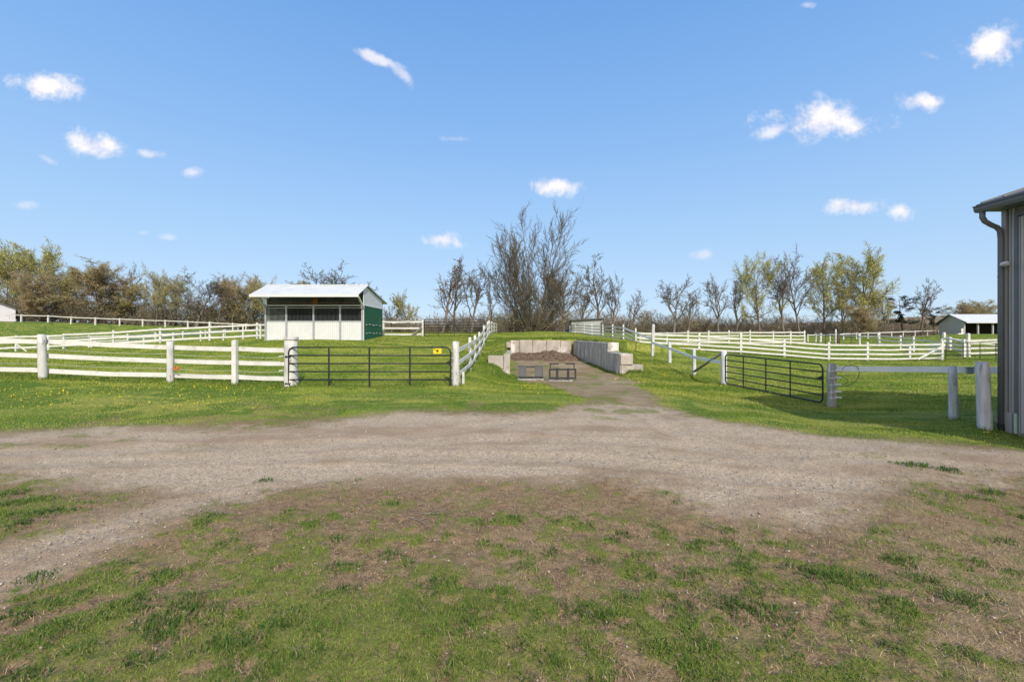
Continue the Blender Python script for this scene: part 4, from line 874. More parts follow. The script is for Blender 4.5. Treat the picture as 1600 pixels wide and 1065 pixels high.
# manure heap
n1g = 90; gx, gy = np.meshgrid(np.linspace(-.05, 4.45, n1g), np.linspace(28.2, 33.02, n1g)); gx = gx.ravel(); gy = gy.ravel()
hz = sstep(28.4, 31.6, gy)*(.06+.5*(fbm(gx, gy, .9, 3, 501)-.3)+.30*np.exp(-((gx-2.7)/.8)**2)+.1*np.exp(-((gx-.6)/.7)**2))+(fbm(gx, gy, 4.5, 4, 502)-.5)*.42*sstep(28.2, 30, gy)
hz *= .74*sstep(28.15, 28.8, gy)
gz = np.interp(gy, [24, 29, 33], [-.28, -.05, .15])-.06+hz
ii = (np.arange(n1g-1)[:, None]*n1g+np.arange(n1g-1)[None]).ravel(); Qm = np.stack([ii, ii+1, ii+n1g+1, ii+n1g], 1)
o = big_mesh('manure_pile', np.stack([gx, gy, gz], 1), Qm, M['manure'], None, False, True)
tag(o, 'dark lumpy heap of manure and soil against the back wall of the bunker', 'pile')

# ------------------------------------------------------------------ loader attachments
q = P(829, 593, 20.0); X0, Y0, Z0 = q
t_ = thing('loader_plate', q, 'black steel loader mounting plate with two solid panels, left of the pair before the bunker', 'attachment')
for s_ in (-1, 1):
    mb = MB(); mb.beam((X0+s_*.36, Y0-.08, Z0+.06), (X0+s_*.36, Y0+.16, Z0+.56), .34, .03, (0, 1, .4)); bevel(mb.build('side_panel', M['rust_black'], t_), .006)
    mb = MB(); mb.beam((X0+s_*.54, Y0-.1, Z0+.02), (X0+s_*.52, Y0+.18, Z0+.6), .03, .09, (0, 1, .4)); mb.build('cheek', M['rust_black'], t_)
MB().tube([(X0-.55, Y0+.17, Z0+.56), (X0+.55, Y0+.17, Z0+.56)], .035, 8).build('top_bar', M['rust_black'], t_)
mb = MB(); mb.beam((X0-.55, Y0-.08, Z0+.1), (X0+.55, Y0-.08, Z0+.1), .05, .09); mb.build('lower_bar', M['rust_black'], t_)
mb = MB(); mb.box(X0-.56, X0+.56, Y0-.22, Y0-.1, Z0-.02, Z0+.05); bevel(mb.build('cutting_edge', M['galv'], t_), .008)
mb = MB(); mb.box(X0+.26, X0+.48, Y0-.24, Y0-.2, Z0-.05, Z0+.02); mb.build('foot', M['rust_black'], t_)
q = P(879, 595.5, 19.4); X0, Y0, Z0 = q
t_ = thing('pallet_fork_frame', q, 'open black steel fork frame, right of the pair before the bunker', 'attachment')
W2 = .54
for z_, nm in ((.14, 'lower_bar'), (.5, 'middle_bar')):
    mb = MB(); mb.beam((X0-W2, Y0, Z0+z_), (X0+W2, Y0, Z0+z_), .05, .075); bevel(mb.build(nm, M['rust_black'], t_), .006)
for s_ in (-1, 1):
    mb = MB(); mb.beam((X0+s_*W2, Y0, Z0+.08), (X0+s_*W2, Y0+.02, Z0+.54), .07, .06, (0, 1, 0)); mb.build('side_upright', M['rust_black'], t_)
    mb = MB(); mb.beam((X0+s_*.23, Y0-.04, Z0+.02), (X0+s_*.23, Y0-.03, Z0+.56), .1, .05, (0, 1, 0)); bevel(mb.build('fork_upright', M['rust_black'], t_), .006)
    mb = MB(); mb.beam((X0+s_*.5, Y0+.1, Z0+.5), (X0+s_*.5, Y0+.12, Z0+.74), .04, .04, (0, 1, 0)); mb.beam((X0+s_*.54, Y0+.12, Z0+.73), (X0+s_*.14, Y0+.12, Z0+.73), .05, .06); mb.build('guard', M['rust_black'], t_)
    mb = MB(); mb.beam((X0+s_*.23, Y0-.04, Z0+.05), (X0+s_*.23, Y0+.5, Z0+.03), .1, .04); mb.build('fork', M['rust_black'], t_)
mb = MB(); mb.box(X0-.58, X0+.40, Y0-.22, Y0-.08, Z0-.02, Z0+.06); bevel(mb.build('front_board', M['grey_wood'], t_), .006)

# ------------------------------------------------------------------ other buildings
# grey lean-to shed on the bank
a = P(877, 520, 72); Zs = a[2]-.1; xa = (893-800)/F*68; xb = (938-800)/F*68
t_ = thing('lean_to_shed', (xa, 68, Zs), 'pale grey lean-to shed with a dark open end behind the bank fence', 'shed')
zt1 = CH+(HY-500.5)/F*68; zt2 = CH+(HY-497.8)/F*68; xr = (877-800)/F*74
MB().add([(xa, 68, Zs-.3), (xb, 68, Zs-.3), (xb, 68, zt2), (xa, 68, zt1)], [(0, 1, 2, 3)]).build('front_wall', M['shed_grey'], t_)
MB().add([(xa, 68.02, Zs-.3), (xa-.3, 73.5, Zs-.3), (xa-.3, 73.5, zt1-.35), (xa, 68.02, zt1)], [(0, 1, 2, 3)]).build('side_wall', M['boards_shade'], t_)  # dark sheet across the open end, painted for the shade inside
MB().add([(xb, 68, Zs-.3), (xb, 73.5, Zs-.3), (xb, 73.5, zt1-.3), (xb, 68, zt2), (xa-.3, 73.5, Zs-.3), (xa-.3, 73.5, zt1-.35)], [(0, 1, 2, 3), (1, 4, 5, 2)]).build('rear_wall', M['shed_grey'], t_)
MB().hexa([(xa-.3, 67.6, zt1), (xb+.5, 67.6, zt2), (xb+.5, 74, zt1-.25), (xa-.6, 74, zt1-.4), (xa-.3, 67.6, zt1+.1), (xb+.5, 67.6, zt2+.1), (xb+.5, 74, zt1-.15), (xa-.6, 74, zt1-.3)]).build('roof', M['barn_roof'], t_)
# lumber heap
q = P(866, 519, 60); t_ = thing('lumber_pile', q, 'low heap of old grey boards lying on the bank left of the lean-to shed', 'lumber')
for k in range(9):
    a = q[0]+random.uniform(-1.2, .8); mb = MB(); z_ = q[2]+.08+.08*(k % 4); l_ = random.uniform(1.2, 2.6)
    mb.beam((a-l_/2, q[1]+random.uniform(-.4, .4), z_+random.uniform(0, .1)), (a+l_/2, q[1]+random.uniform(-.4, .4), z_+random.uniform(0, .25)), .15, .06); mb.build('board', M['lumber'], t_)
# far left barn
Yb = 95; xl, xr = (-90-800)/F*Yb, (24.3-800)/F*Yb; z0 = CH+(HY-502.5)/F*Yb; ze = CH+(HY-482)/F*Yb; zr = CH+(HY-474.5)/F*Yb; xm = (-8-800)/F*Yb
t_ = thing('field_barn', (xm, Yb, z0), 'pale grey metal barn gable at the left edge on the crest of the field', 'barn')
MB().add([(xl, Yb, z0-1), (xr, Yb, z0-1), (xr, Yb, ze), (xm, Yb, zr+.5), (xl, Yb, ze)], [(0, 1, 2, 3, 4)]).build('gable_wall', M['far_white'], t_)
MB().add([(xr, Yb, z0-1), (xr*1.17, Yb+16, z0-1), (xr*1.17, Yb+16, ze), (xr, Yb, ze)], [(0, 1, 2, 3)]).build('side_wall', M['far_white'], t_)
mb = MB(); mb.hexa([(xm, Yb-.4, zr+.5), (xr+.5, Yb-.4, ze-.15), (xr*1.175, Yb+16.3, ze-.15), (xm*1.175, Yb+16.3, zr+.5), (xm, Yb-.4, zr+.75), (xr+.5, Yb-.4, ze+.1), (xr*1.175, Yb+16.3, ze+.1), (xm*1.175, Yb+16.3, zr+.75)])
mb.hexa([(xl-.5, Yb-.4, ze-.15), (xm-.01, Yb-.4, zr+.5), (xm*1.175-.01, Yb+16.3, zr+.5), (xl*1.175, Yb+16.3, ze-.15), (xl-.5, Yb-.4, ze+.1), (xm-.01, Yb-.4, zr+.75), (xm*1.175-.01, Yb+16.3, zr+.75), (xl*1.175, Yb+16.3, ze+.1)]); mb.build('roof', M['barn_roof'], t_)
# open shelter at right
def gpt(px, py, Y): return np.array(P(px, py, Y))
Yf = 86; xg = (1506-800)/F*Yf; xe = (1700-800)/F*Yf; zg0 = CH-(522-HY)/F*Yf-.05; zev = CH+(HY-503.5)/F*Yf; depth = 0
# gable end runs back-left: corner (1506) front, (1467) rear
Yr_ = 92; xr_ = (1467-800)/F*Yr_; zri = CH+(HY-492)/F*89
t_ = thing('open_shelter', (xg, Yf, zg0), 'open-fronted livestock shelter with grey gable end and white metal roof', 'shelter')
A0 = np.array((xg, Yf, zg0)); B0 = np.array((xr_, Yr_, zg0)); xgm = (1503-800)/F*89
mid_ = np.array((xgm, 89, 0)); dirx = np.array((1., 0, 0)); 
MB().add([tuple(B0-(0, 0, .5)), tuple(A0-(0, 0, .5)), (xg, Yf, zev), (*((A0+B0)/2)[:2], zri), (xr_, Yr_, zev-.1)], [(0, 1, 2, 3, 4)]).build('gable_wall', M['open_grey'], t_)
MB().add([(xr_, Yr_, zg0-.5), (xr_+30, Yr_, zg0-.5), (xr_+30, Yr_, zev), (xr_, Yr_, zev-.1)], [(0, 1, 2, 3)]).build('rear_wall', M['dark_in'], t_)
rm_ = (A0+B0)/2
MB().hexa([(xg-.1, Yf-.7, zev-.15), (xe, Yf-.7, zev-.15), (xe, rm_[1], zri), (rm_[0]-.35, rm_[1], zri), (xg-.1, Yf-.7, zev), (xe, Yf-.7, zev), (xe, rm_[1], zri+.15), (rm_[0]-.35, rm_[1], zri+.15)]).build('roof', M['roof_white'], t_)
MB().hexa([(rm_[0]-.35, rm_[1]+.01, zri), (xe, rm_[1]+.01, zri), (xe, Yr_+.5, zev-.3), (xr_-.5, Yr_+.5, zev-.3), (rm_[0]-.35, rm_[1]+.01, zri+.15), (xe, rm_[1]+.01, zri+.15), (xe, Yr_+.5, zev-.15), (xr_-.5, Yr_+.5, zev-.15)]).build('roof', M['barn_roof'], t_)
for px in (1506.5, 1528, 1551, 1575, 1600):
    xx = (px-800)/F*Yf; MB().box(xx-.12, xx+.12, Yf-.1, Yf+.12, zg0-.3, zev-.1).build('post', M['shed_grey'], t_)
mb = MB(); pw = P(1503.5, 523, 85); mb.box(pw[0]-.2, pw[0]+.2, pw[1]-.05, pw[1]+.05, pw[2], pw[2]+1.2); mb.build('door_board', M['white'], t_)
mb = MB(); pw = P(1499.5, 523.5, 84.5); mb.box(pw[0]-.4, pw[0]+.4, pw[1]-.2, pw[1]+.2, pw[2], pw[2]+.35); o = mb.build('feed_trough', M['plastic_white']); tag(o, 'small white trough on the grass before the open shelter', 'trough')
# near barn corner at the right edge
WX = 9.75; YC = 9.15; ZB = -.32
t_ = thing('grey_barn', (WX, YC, ZB), 'grey ribbed metal barn corner with gutter and downspout at the right edge', 'barn')
MB().box(WX+.03, WX+9, -6, YC-.02, ZB-.3, 4.2).build('wall', M['barn_wall'], t_)
mb = MB()
for y0_, y1_, d_ in ((9.06, 9.15, .035), (8.99, 9.015, .025)): mb.box(WX-d_, WX+.03, y0_, y1_, ZB, 4.18)
mb.build('corner_trim', M['barn_wall'], t_)
MB().box(WX-.005, WX+.03, 8.93, 8.985, ZB, 4.18).build('light_panel', M['barn_light'], t_)
MB().box(WX-.03, WX+.03, 8.86, 8.925, ZB, 3.9).build('door_jamb', M['barn_dark'], t_)
MB().box(WX-.012, WX+.03, 8.832, 8.858, ZB, 3.88).build('door_jamb', M['barn_wall'], t_)
mb = MB(); mb.box(WX-.03, WX+.03, 7.2, 8.925, 3.902, 4.0); mb.build('door_header', M['barn_dark'], t_)
mb = MB(); mb.box(WX+.0, WX+.029, 6.2, 8.83, ZB+.05, 3.88)
for k in range(12): mb.box(WX-.018, WX-.001, 8.77-.21*k, 8.80-.21*k, ZB+.05, 3.88)
mb.build('door_panel', M['barn_light'], t_)
MB().box(WX-.045, WX-.036, 8.95, 9.14, ZB, ZB+.42).build('base_trim', M['barn_wall'], t_)
MB().box(WX-.042, WX-.031, 8.865, 8.915, ZB+.02, ZB+.42).build('perforated_strip', M['strip'], t_)
o_ = bpy.context
mb = MB()
for k in range(13):
    for j in range(3): zz = ZB+.045+k*.028; yy = 8.873+j*.014; mb.box(WX-.0445, WX-.0425, yy, yy+.007, zz, zz+.014)
mb.build('strip_holes', M['plastic_white'], t_)
GXx = 9.30; ZE = 4.1
# gutter profile swept towards the camera
prof = [(0, .0), (.0, .03), (-.03, .10), (-.09, .13), (-.12, .13), (-.12, .0), (-.10, -.02)]
prof = [(.10, .06), (.10, -.05), (-.02, -.05), (-.05, 0), (-.05, .05), (-.075, .06), (-.075, .075), (.10, .075)]
V = [(GXx+a_, 9.24, ZE+b_) for a_, b_ in prof]+[(GXx+a_, -6, ZE+b_) for a_, b_ in prof]; k = len(prof)
MB().add(V, [tuple(range(k)), tuple(range(2*k-1, k-1, -1))]+[(j, (j+1) % k+0, (j+1) % k+k, j+k) for j in range(k)]).build('gutter', M['barn_dark'], t_)
MB().box(GXx+.105, WX+.03, -6, YC+.06, ZE-.03, ZE+.0).build('soffit', M['barn_dark'], t_)
sl = .34
mb = MB(); mb.hexa([(GXx+.06, -6, ZE+.08), (WX+7, -6, ZE+.08+sl*7.4), (WX+7, 9.3, ZE+.08+sl*7.4), (GXx+.06, 9.3, ZE+.08), (GXx+.06, -6, ZE+.13), (WX+7, -6, ZE+.13+sl*7.4), (WX+7, 9.3, ZE+.13+sl*7.4), (GXx+.06, 9.3, ZE+.13)])
for k in range(34):
    yy = 9.2-.42*k; mb.hexa([(GXx+.05, yy-.03, ZE+.132), (WX+7, yy-.03, ZE+.132+sl*7.4), (WX+7, yy, ZE+.132+sl*7.4), (GXx+.05, yy, ZE+.132), (GXx+.05, yy-.02, ZE+.16), (WX+7, yy-.02, ZE+.16+sl*7.4), (WX+7, yy-.01, ZE+.16+sl*7.4), (GXx+.05, yy-.01, ZE+.16)])
mb.build('roof', M['barn_roof'], t_)
mb = MB(); mb.hexa([(GXx+.1, 9.2, ZE+.0), (WX+7, 9.2, ZE+sl*7.35), (WX+7, 9.29, ZE+sl*7.35), (GXx+.1, 9.29, ZE+.0), (GXx+.1, 9.2, ZE+.079), (WX+7, 9.2, ZE+.079+sl*7.35), (WX+7, 9.29, ZE+.079+sl*7.35), (GXx+.1, 9.29, ZE+.079)]); mb.build('rake_trim', M['barn_dark'], t_)
mb = MB(); mb.add([(WX+.04, YC-.01, 4.0), (WX+9, YC-.01, 4.0), (WX+7, YC-.01, 4.1+sl*7)], [(0, 1, 2)]); mb.build('gable', M['barn_wall'], t_)
sp = [(GXx+.03, 9.14, ZE-.05), (GXx+.03, 9.14, ZE-.16), (GXx+.08, 9.14, ZE-.24), (GXx+.2, 9.135, ZE-.31), (WX-.14, 9.13, ZE-.36), (WX-.085, 9.125, ZE-.43), (WX-.075, 9.12, ZE-.6), (WX-.075, 9.12, 2.5), (WX-.075, 9.12, ZB+.18)]
MB().tube(sp, .048, 10).build('downspout', M['barn_dark'], t_, True)
MB().tube([(WX-.075, 9.12, ZB-.05), (WX-.075, 9.12, ZB+.18)], .06, 10).build('downspout_boot', M['foam'], t_, True)
for zz in (1.0, 2.75): MB().box(WX-.128, WX-.02, 9.10, 9.14, zz, zz+.03).build('downspout_strap', M['barn_dark'], t_)
q = P(1571, 413.5, 9.03); fx = thing('security_light', (WX-.04, q[1], q[2]), 'small white security light fixed high on the grey barn corner', 'lamp')
mb = MB(); pts = [(WX-.03, 9.04, q[2]+.02), (WX-.06, 9.04, q[2]+.02), (WX-.1, 9.03, q[2]+.012), (WX-.16, 9.0, q[2]-.0), (WX-.2, 8.97, q[2]-.01)]
mb.tube(pts, [.05, .055, .05, .045, .03], 12); mb.build('lamp_housing', M['plastic_white'], fx, True)
MB().tube([(WX-.19, 8.975, q[2]-.012), (WX-.215, 8.96, q[2]-.016)], [.034, .026], 12).build('lens', M['galv'], fx, True)

# ------------------------------------------------------------------ trees
def unit(v_): return v_/(np.linalg.norm(v_)+1e-12)
def grow_tree(seed, sp):
    rg = np.random.default_rng(seed); segs = []; leaves = []
    nl = len(sp['n'])
    def grow(p, d, Lb, r, lev):
        k = sp['seg'][lev]; pts = [p]; w_ = sp['wan'][lev]; tr_ = sp['trop'][lev]
        for i in range(k):
            d = unit(d+rg.normal(0, w_, 3)+np.array((0, 0, tr_))); p = p+d*Lb/k; pts.append(p)
        tp = sp['tip'][lev]; rad = r*np.linspace(1, tp, k+1)
        pts = np.array(pts); segs.append((lev, pts, np.maximum(rad, sp['rmin'])))
        if lev >= nl:
            for _ in range(sp['leaf']):
                if rg.random() < sp.get('lp', 1): leaves.append(pts[rg.integers(1, k+1)]+rg.normal(0, sp['lspread'], 3))
            return
        m_ = sp['n'][lev]; az = rg.uniform(0, 6.28)
        for j in range(m_):
            t_ = sp['start'][lev]+(1-sp['start'][lev])*(j+rg.random()*.9)/m_; t_ = min(t_, .999)
            f = t_*k; i = int(f); pos = pts[i]*(1-(f-i))+pts[i+1]*(f-i); dd = unit(pts[i+1]-pts[i])
            az += 2.4+rg.normal(0, .4); an = sp['ang'][lev]*(1-.35*t_*sp.get('close', 1))+rg.normal(0, .12)
            e1 = unit(np.cross(dd, (0.3, .2, 1) if abs(dd[2]) < .9 else (1, 0, 0))); e2 = np.cross(dd, e1)
            cd = unit(dd*math.cos(an)+(e1*math.cos(az)+e2*math.sin(az))*math.sin(an))
            sh = sp['shape'](t_) if lev == 0 else (1-.5*t_)
            grow(pos, cd, Lb*sp['rat'][lev]*sh*rg.uniform(.75, 1.2), max(r*(1-(1-tp)*t_)*sp['rr'][lev], sp['rmin']), lev+1)
        if lev > 0 and lev < nl and sp.get('cont', 1):
            grow(pts[-1], d, Lb*.35, rad[-1], min(lev+1, nl))
    st_n = sp.get('stems', 1)
    for s_ in range(st_n):
        if st_n == 1: d0 = np.array((rg.normal(0, .04), rg.normal(0, .04), 1.)); p0 = np.zeros(3)
        else:
            a = 6.283*s_/st_n+rg.normal(0, .3); tl_ = sp['splay']*(rg.uniform(.05, 1.0) if sp.get('oval') else rg.uniform(.35, 1.0)); d0 = unit(np.array((math.cos(a)*tl_, math.sin(a)*tl_, 1.))); p0 = np.array((math.cos(a), math.sin(a), 0))*sp.get('base', .1)*rg.uniform(.3, 1)
        grow(p0-np.array((0, 0, .25)), d0, sp['H']*((1.06-.5*(tl_/sp['splay'])**1.3)*rg.uniform(.88, 1.05) if sp.get('oval') else rg.uniform(.75, 1.08) if st_n > 1 else 1), sp['r0']*(rg.uniform(.6, 1) if st_n > 1 else 1), 0)
    return segs, leaves
def tube_arrays(lst, nf):
    Vs, Fs, off = [], [], 0
    for pts, rad in lst:
        n = nf; k = len(pts); T = np.gradient(pts, axis=0); T /= np.linalg.norm(T, axis=1)[:, None]+1e-12
        r0 = np.array((0, 1., .1)) if abs(T[0][1]) < .8 else np.array((1., 0, .1)); A_ = np.cross(T, r0); A_ /= np.linalg.norm(A_, axis=1)[:, None]+1e-12; B_ = np.cross(T, A_)
        th = np.arange(n)*2*math.pi/n
        V = pts[:, None]+rad[:, None, None]*(np.cos(th)[None, :, None]*A_[:, None]+np.sin(th)[None, :, None]*B_[:, None]); Vs.append(V.reshape(-1, 3))
        i = np.arange(k-1)[:, None]*n; j = np.arange(n)[None]; Fs.append(np.stack([i+j, i+(j+1) % n, i+n+(j+1) % n, i+n+j], -1).reshape(-1, 4)+off); off += n*k
    return np.concatenate(Vs), np.concatenate(Fs)
def leaf_arrays(leaves, size, cols, rg):
    Lc = np.array(leaves); n = len(Lc); a = rg.normal(0, 1, (n, 3)); a /= np.linalg.norm(a, axis=1)[:, None]; b = np.cross(a, rg.normal(0, 1, (n, 3))); b /= np.linalg.norm(b, axis=1)[:, None]
    s = size*rg.uniform(.5, 1.3, (n, 1)); V = np.stack([Lc-a*s, Lc+b*s*.7, Lc+a*s, Lc-b*s*.7], 1).reshape(-1, 3); Fq = np.arange(n*4).reshape(n, 4)
    cl = fbm(Lc[:, 0]+Lc[:, 2]*.7, Lc[:, 1]+Lc[:, 2]*.5, .6, 2, 5); t_ = np.clip(rg.normal(.5, .22, n)+(cl-.5)*1.2, 0, 1)
    c = np.array(cols[0])[None]*(1-t_[:, None])+np.array(cols[1])[None]*t_[:, None]
    return V, Fq, np.repeat(c, 4, 0)
round_ = lambda t: .55+.9*math.sin(math.pi*min(1, max(0, (t-.15)/.95)))
cone_ = lambda t: 1.25-.95*t
SP = {
 'bare': dict(H=8.2, r0=.22, n=[12, 8, 6, 5], seg=[8, 6, 5, 4, 3], wan=[.10, .2, .22, .25, .3], trop=[.03, .10, .07, .04, .03], tip=[.3, .35, .4, .5, .6], start=[.32, .22, .15, .15], ang=[.85, .75, .75, .8], rat=[.50, .52, .5, .48], rr=[.6, .55, .55, .6], shape=round_, rmin=.016, leaf=1, lp=.25, lspread=.06, lsize=.05, cols=((.16, .10, .07), (.20, .16, .09))),
 'fork': dict(H=6.5, r0=.26, n=[7, 8, 7, 5], seg=[7, 7, 5, 4, 3], wan=[.14, .24, .25, .26, .3], trop=[.02, .10, .06, .04, .02], tip=[.45, .35, .4, .5, .6], start=[.35, .3, .15, .15], ang=[.75, .75, .8, .8], rat=[.72, .5, .48, .45], rr=[.7, .55, .55, .6], shape=lambda t: 1.0, rmin=.017, leaf=1, lp=.3, lspread=.06, lsize=.06, cols=((.18, .13, .09), (.24, .19, .10))),
 'airy': dict(H=9.3, r0=.2, n=[20, 8, 6, 3], seg=[9, 5, 4, 3, 2], wan=[.05, .13, .2, .25, .3], trop=[.03, .13, .07, .03, .02], tip=[.2, .35, .4, .5, .6], start=[.25, .2, .15, .15], ang=[.95, .7, .75, .8], rat=[.36, .5, .5, .48], rr=[.45, .55, .55, .6], shape=round_, rmin=.012, leaf=3, lspread=.12, lsize=.062, cols=((.66, .64, .18), (.48, .47, .14))),
 'rust': dict(H=8.4, r0=.2, n=[17, 9, 6, 4], seg=[8, 6, 4, 3, 2], wan=[.08, .18, .22, .25, .3], trop=[.02, .09, .06, .03, .02], tip=[.3, .35, .4, .5, .6], start=[.22, .15, .1, .1], ang=[.95, .8, .8, .8], rat=[.5, .5, .5, .48], rr=[.5, .55, .55, .6], shape=round_, rmin=.014, leaf=6, lspread=.14, lsize=.07, cols=((.50, .38, .23), (.40, .35, .17))),
 'olive': dict(H=8.2, r0=.19, n=[14, 8, 6, 4], seg=[8, 6, 4, 3, 2], wan=[.13, .22, .24, .26, .3], trop=[.02, .08, .05, .03, .02], tip=[.3, .35, .4, .5, .6], start=[.3, .2, .1, .1], ang=[.9, .8, .8, .8], rat=[.5, .5, .5, .48], rr=[.55, .55, .55, .6], shape=round_, rmin=.014, leaf=5, lp=.9, lspread=.13, lsize=.07, cols=((.52, .46, .18), (.40, .36, .15))),
 'vase': dict(H=8.6, r0=.10, stems=16, splay=.95, oval=1, base=.22, n=[12, 9, 6], seg=[9, 6, 4, 3], wan=[.07, .14, .18, .22], trop=[.06, .12, .07, .04], tip=[.2, .3, .4, .6], start=[.24, .12, .15], ang=[.55, .5, .55], rat=[.42, .48, .5], rr=[.42, .5, .6], shape=lambda t: 1.15-.5*t, rmin=.009, leaf=1, lp=.12, lspread=.05, lsize=.04, cols=((.2, .16, .08), (.16, .12, .07))),
 'sparse': dict(H=8.8, r0=.2, n=[9, 7, 5, 4], seg=[9, 7, 5, 3, 2], wan=[.09, .16, .24, .28, .3], trop=[.03, .14, .07, .04, .02], tip=[.3, .3, .4, .5, .6], start=[.3, .25, .2, .2], ang=[.75, .7, .8, .8], rat=[.55, .45, .42, .45], rr=[.62, .5, .5, .6], shape=lambda t: 1.05-.35*t, rmin=.016, leaf=1, lp=.7, lspread=.08, lsize=.06, cols=((.30, .26, .10), (.2, .15, .08))),
 'shrub': dict(H=6.0, r0=.09, stems=9, splay=1.2, base=.5, n=[6, 5, 4], seg=[6, 4, 3, 2], wan=[.15, .22, .25, .3], trop=[.03, .04, .03, .02], tip=[.3, .35, .5, .6], start=[.15, .12, .15], ang=[.8, .85, .85], rat=[.5, .5, .5], rr=[.55, .55, .6], shape=lambda t: 1.1-.4*t, rmin=.014, leaf=3, lp=.7, lspread=.13, lsize=.075, cols=((.17, .145, .07), (.10, .085, .045))),
 'pine': dict(H=9.5, r0=.16, n=[18, 6, 4], seg=[8, 4, 3, 2], wan=[.05, .12, .2, .3], trop=[.03, .0, .02, .02], tip=[.15, .3, .4, .5], start=[.28, .3, .2], ang=[1.35, .7, .7], rat=[.3, .42, .45], rr=[.35, .5, .5], shape=lambda t: .7+.55*math.sin(t*9)-.35*t, rmin=.014, leaf=7, lspread=.16, lsize=.10, cols=((.05, .062, .03), (.026, .036, .018))),
}
BARK = {'bare': 'bark_grey', 'fork': 'bark_grey', 'airy': 'bark_brown', 'rust': 'bark_brown', 'olive': 'bark_olive', 'vase': 'bark_olive', 'sparse': 'bark_brown', 'shrub': 'bark_brown', 'pine': 'bark_dark'}
protos = {}
def raw_tree(kind, seed):
    sp = SP[kind]; segs, leaves = grow_tree(seed, sp); rg = np.random.default_rng(seed+5)
    big = [(p, r) for l, p, r in segs if l == 0]; lim = [(p, r) for l, p, r in segs if l == 1]; tw = [(p, r) for l, p, r in segs if l > 1]
    V1, F1 = tube_arrays(big, 8); V2, F2 = tube_arrays(lim, 5); V3, F3 = tube_arrays(tw, 3)
    V, Fq = np.concatenate([V2, V3]), np.concatenate([F2, F3+len(V2)])
    top = max(V[:, 2].max(), V1[:, 2].max()); s = 10/np.percentile(V[:, 2], 99.3)
    Lv = leaf_arrays(leaves, sp['lsize'], sp['cols'], rg) if len(leaves) > 3 else None
    wd = np.percentile(np.abs(V[:, 0]), 97)*s
    return V1*s, F1, V*s, Fq, Lv, s, wd
def proto(kind, seed):
    V1, F1, V, Fq, Lv, s, wd = raw_tree(kind, seed)
    tm = big_mesh('trunk', V1, F1, M[BARK[kind]], None, True, True)
    cm = big_mesh('crown', V, Fq, M[BARK[kind]], None, True, True)
    lm = None
    if Lv: lm = big_mesh('foliage', Lv[0]*s, Lv[1], M['leaf'], {'tint': Lv[2]}, False, True)
    r_ = (tm.data, cm.data, lm.data if lm else None, wd)
    for o in (tm, cm, lm):
        if o: bpy.data.objects.remove(o)
    return r_
for kind, seeds in {'bare': (1, 2), 'fork': (3, 4, 5), 'airy': (6, 7), 'rust': (8, 9), 'olive': (10, 11), 'vase': (12,), 'sparse': (13, 14, 15), 'pine': (16,), 'shrub': (17, 18)}.items():
    for i, s in enumerate(seeds): protos[kind, i] = proto(kind, s)
def put_tree(kind, var, px, top, base, Y, halfw, label, rot=None, name='deciduous_tree', bark=None, group=None, lean=0):
    tm, cm, lm, wd = protos[kind, var]; x, y, z = P(px, base, Y); z = min(z, tz(x, y)+.3)
    hgt = CH+(HY-top)/F*Y-z; s = hgt/10; sw = min(max(1.1*halfw/F*Y/wd, s*.7), s*1.9)
    o = thing(name, (x, y, z-.15), label, 'tree', group); o.scale = (sw, sw, s); o.rotation_euler = (0, lean, rot if rot is not None else 0)
    for nm, d_ in (('trunk', tm), ('crown', cm), ('foliage', lm)):
        if d_ is None: continue
        c = bpy.data.objects.new(nm, d_); COL.objects.link(c); c.parent = o
    return o
GT = 'trees of the far hedgerow'
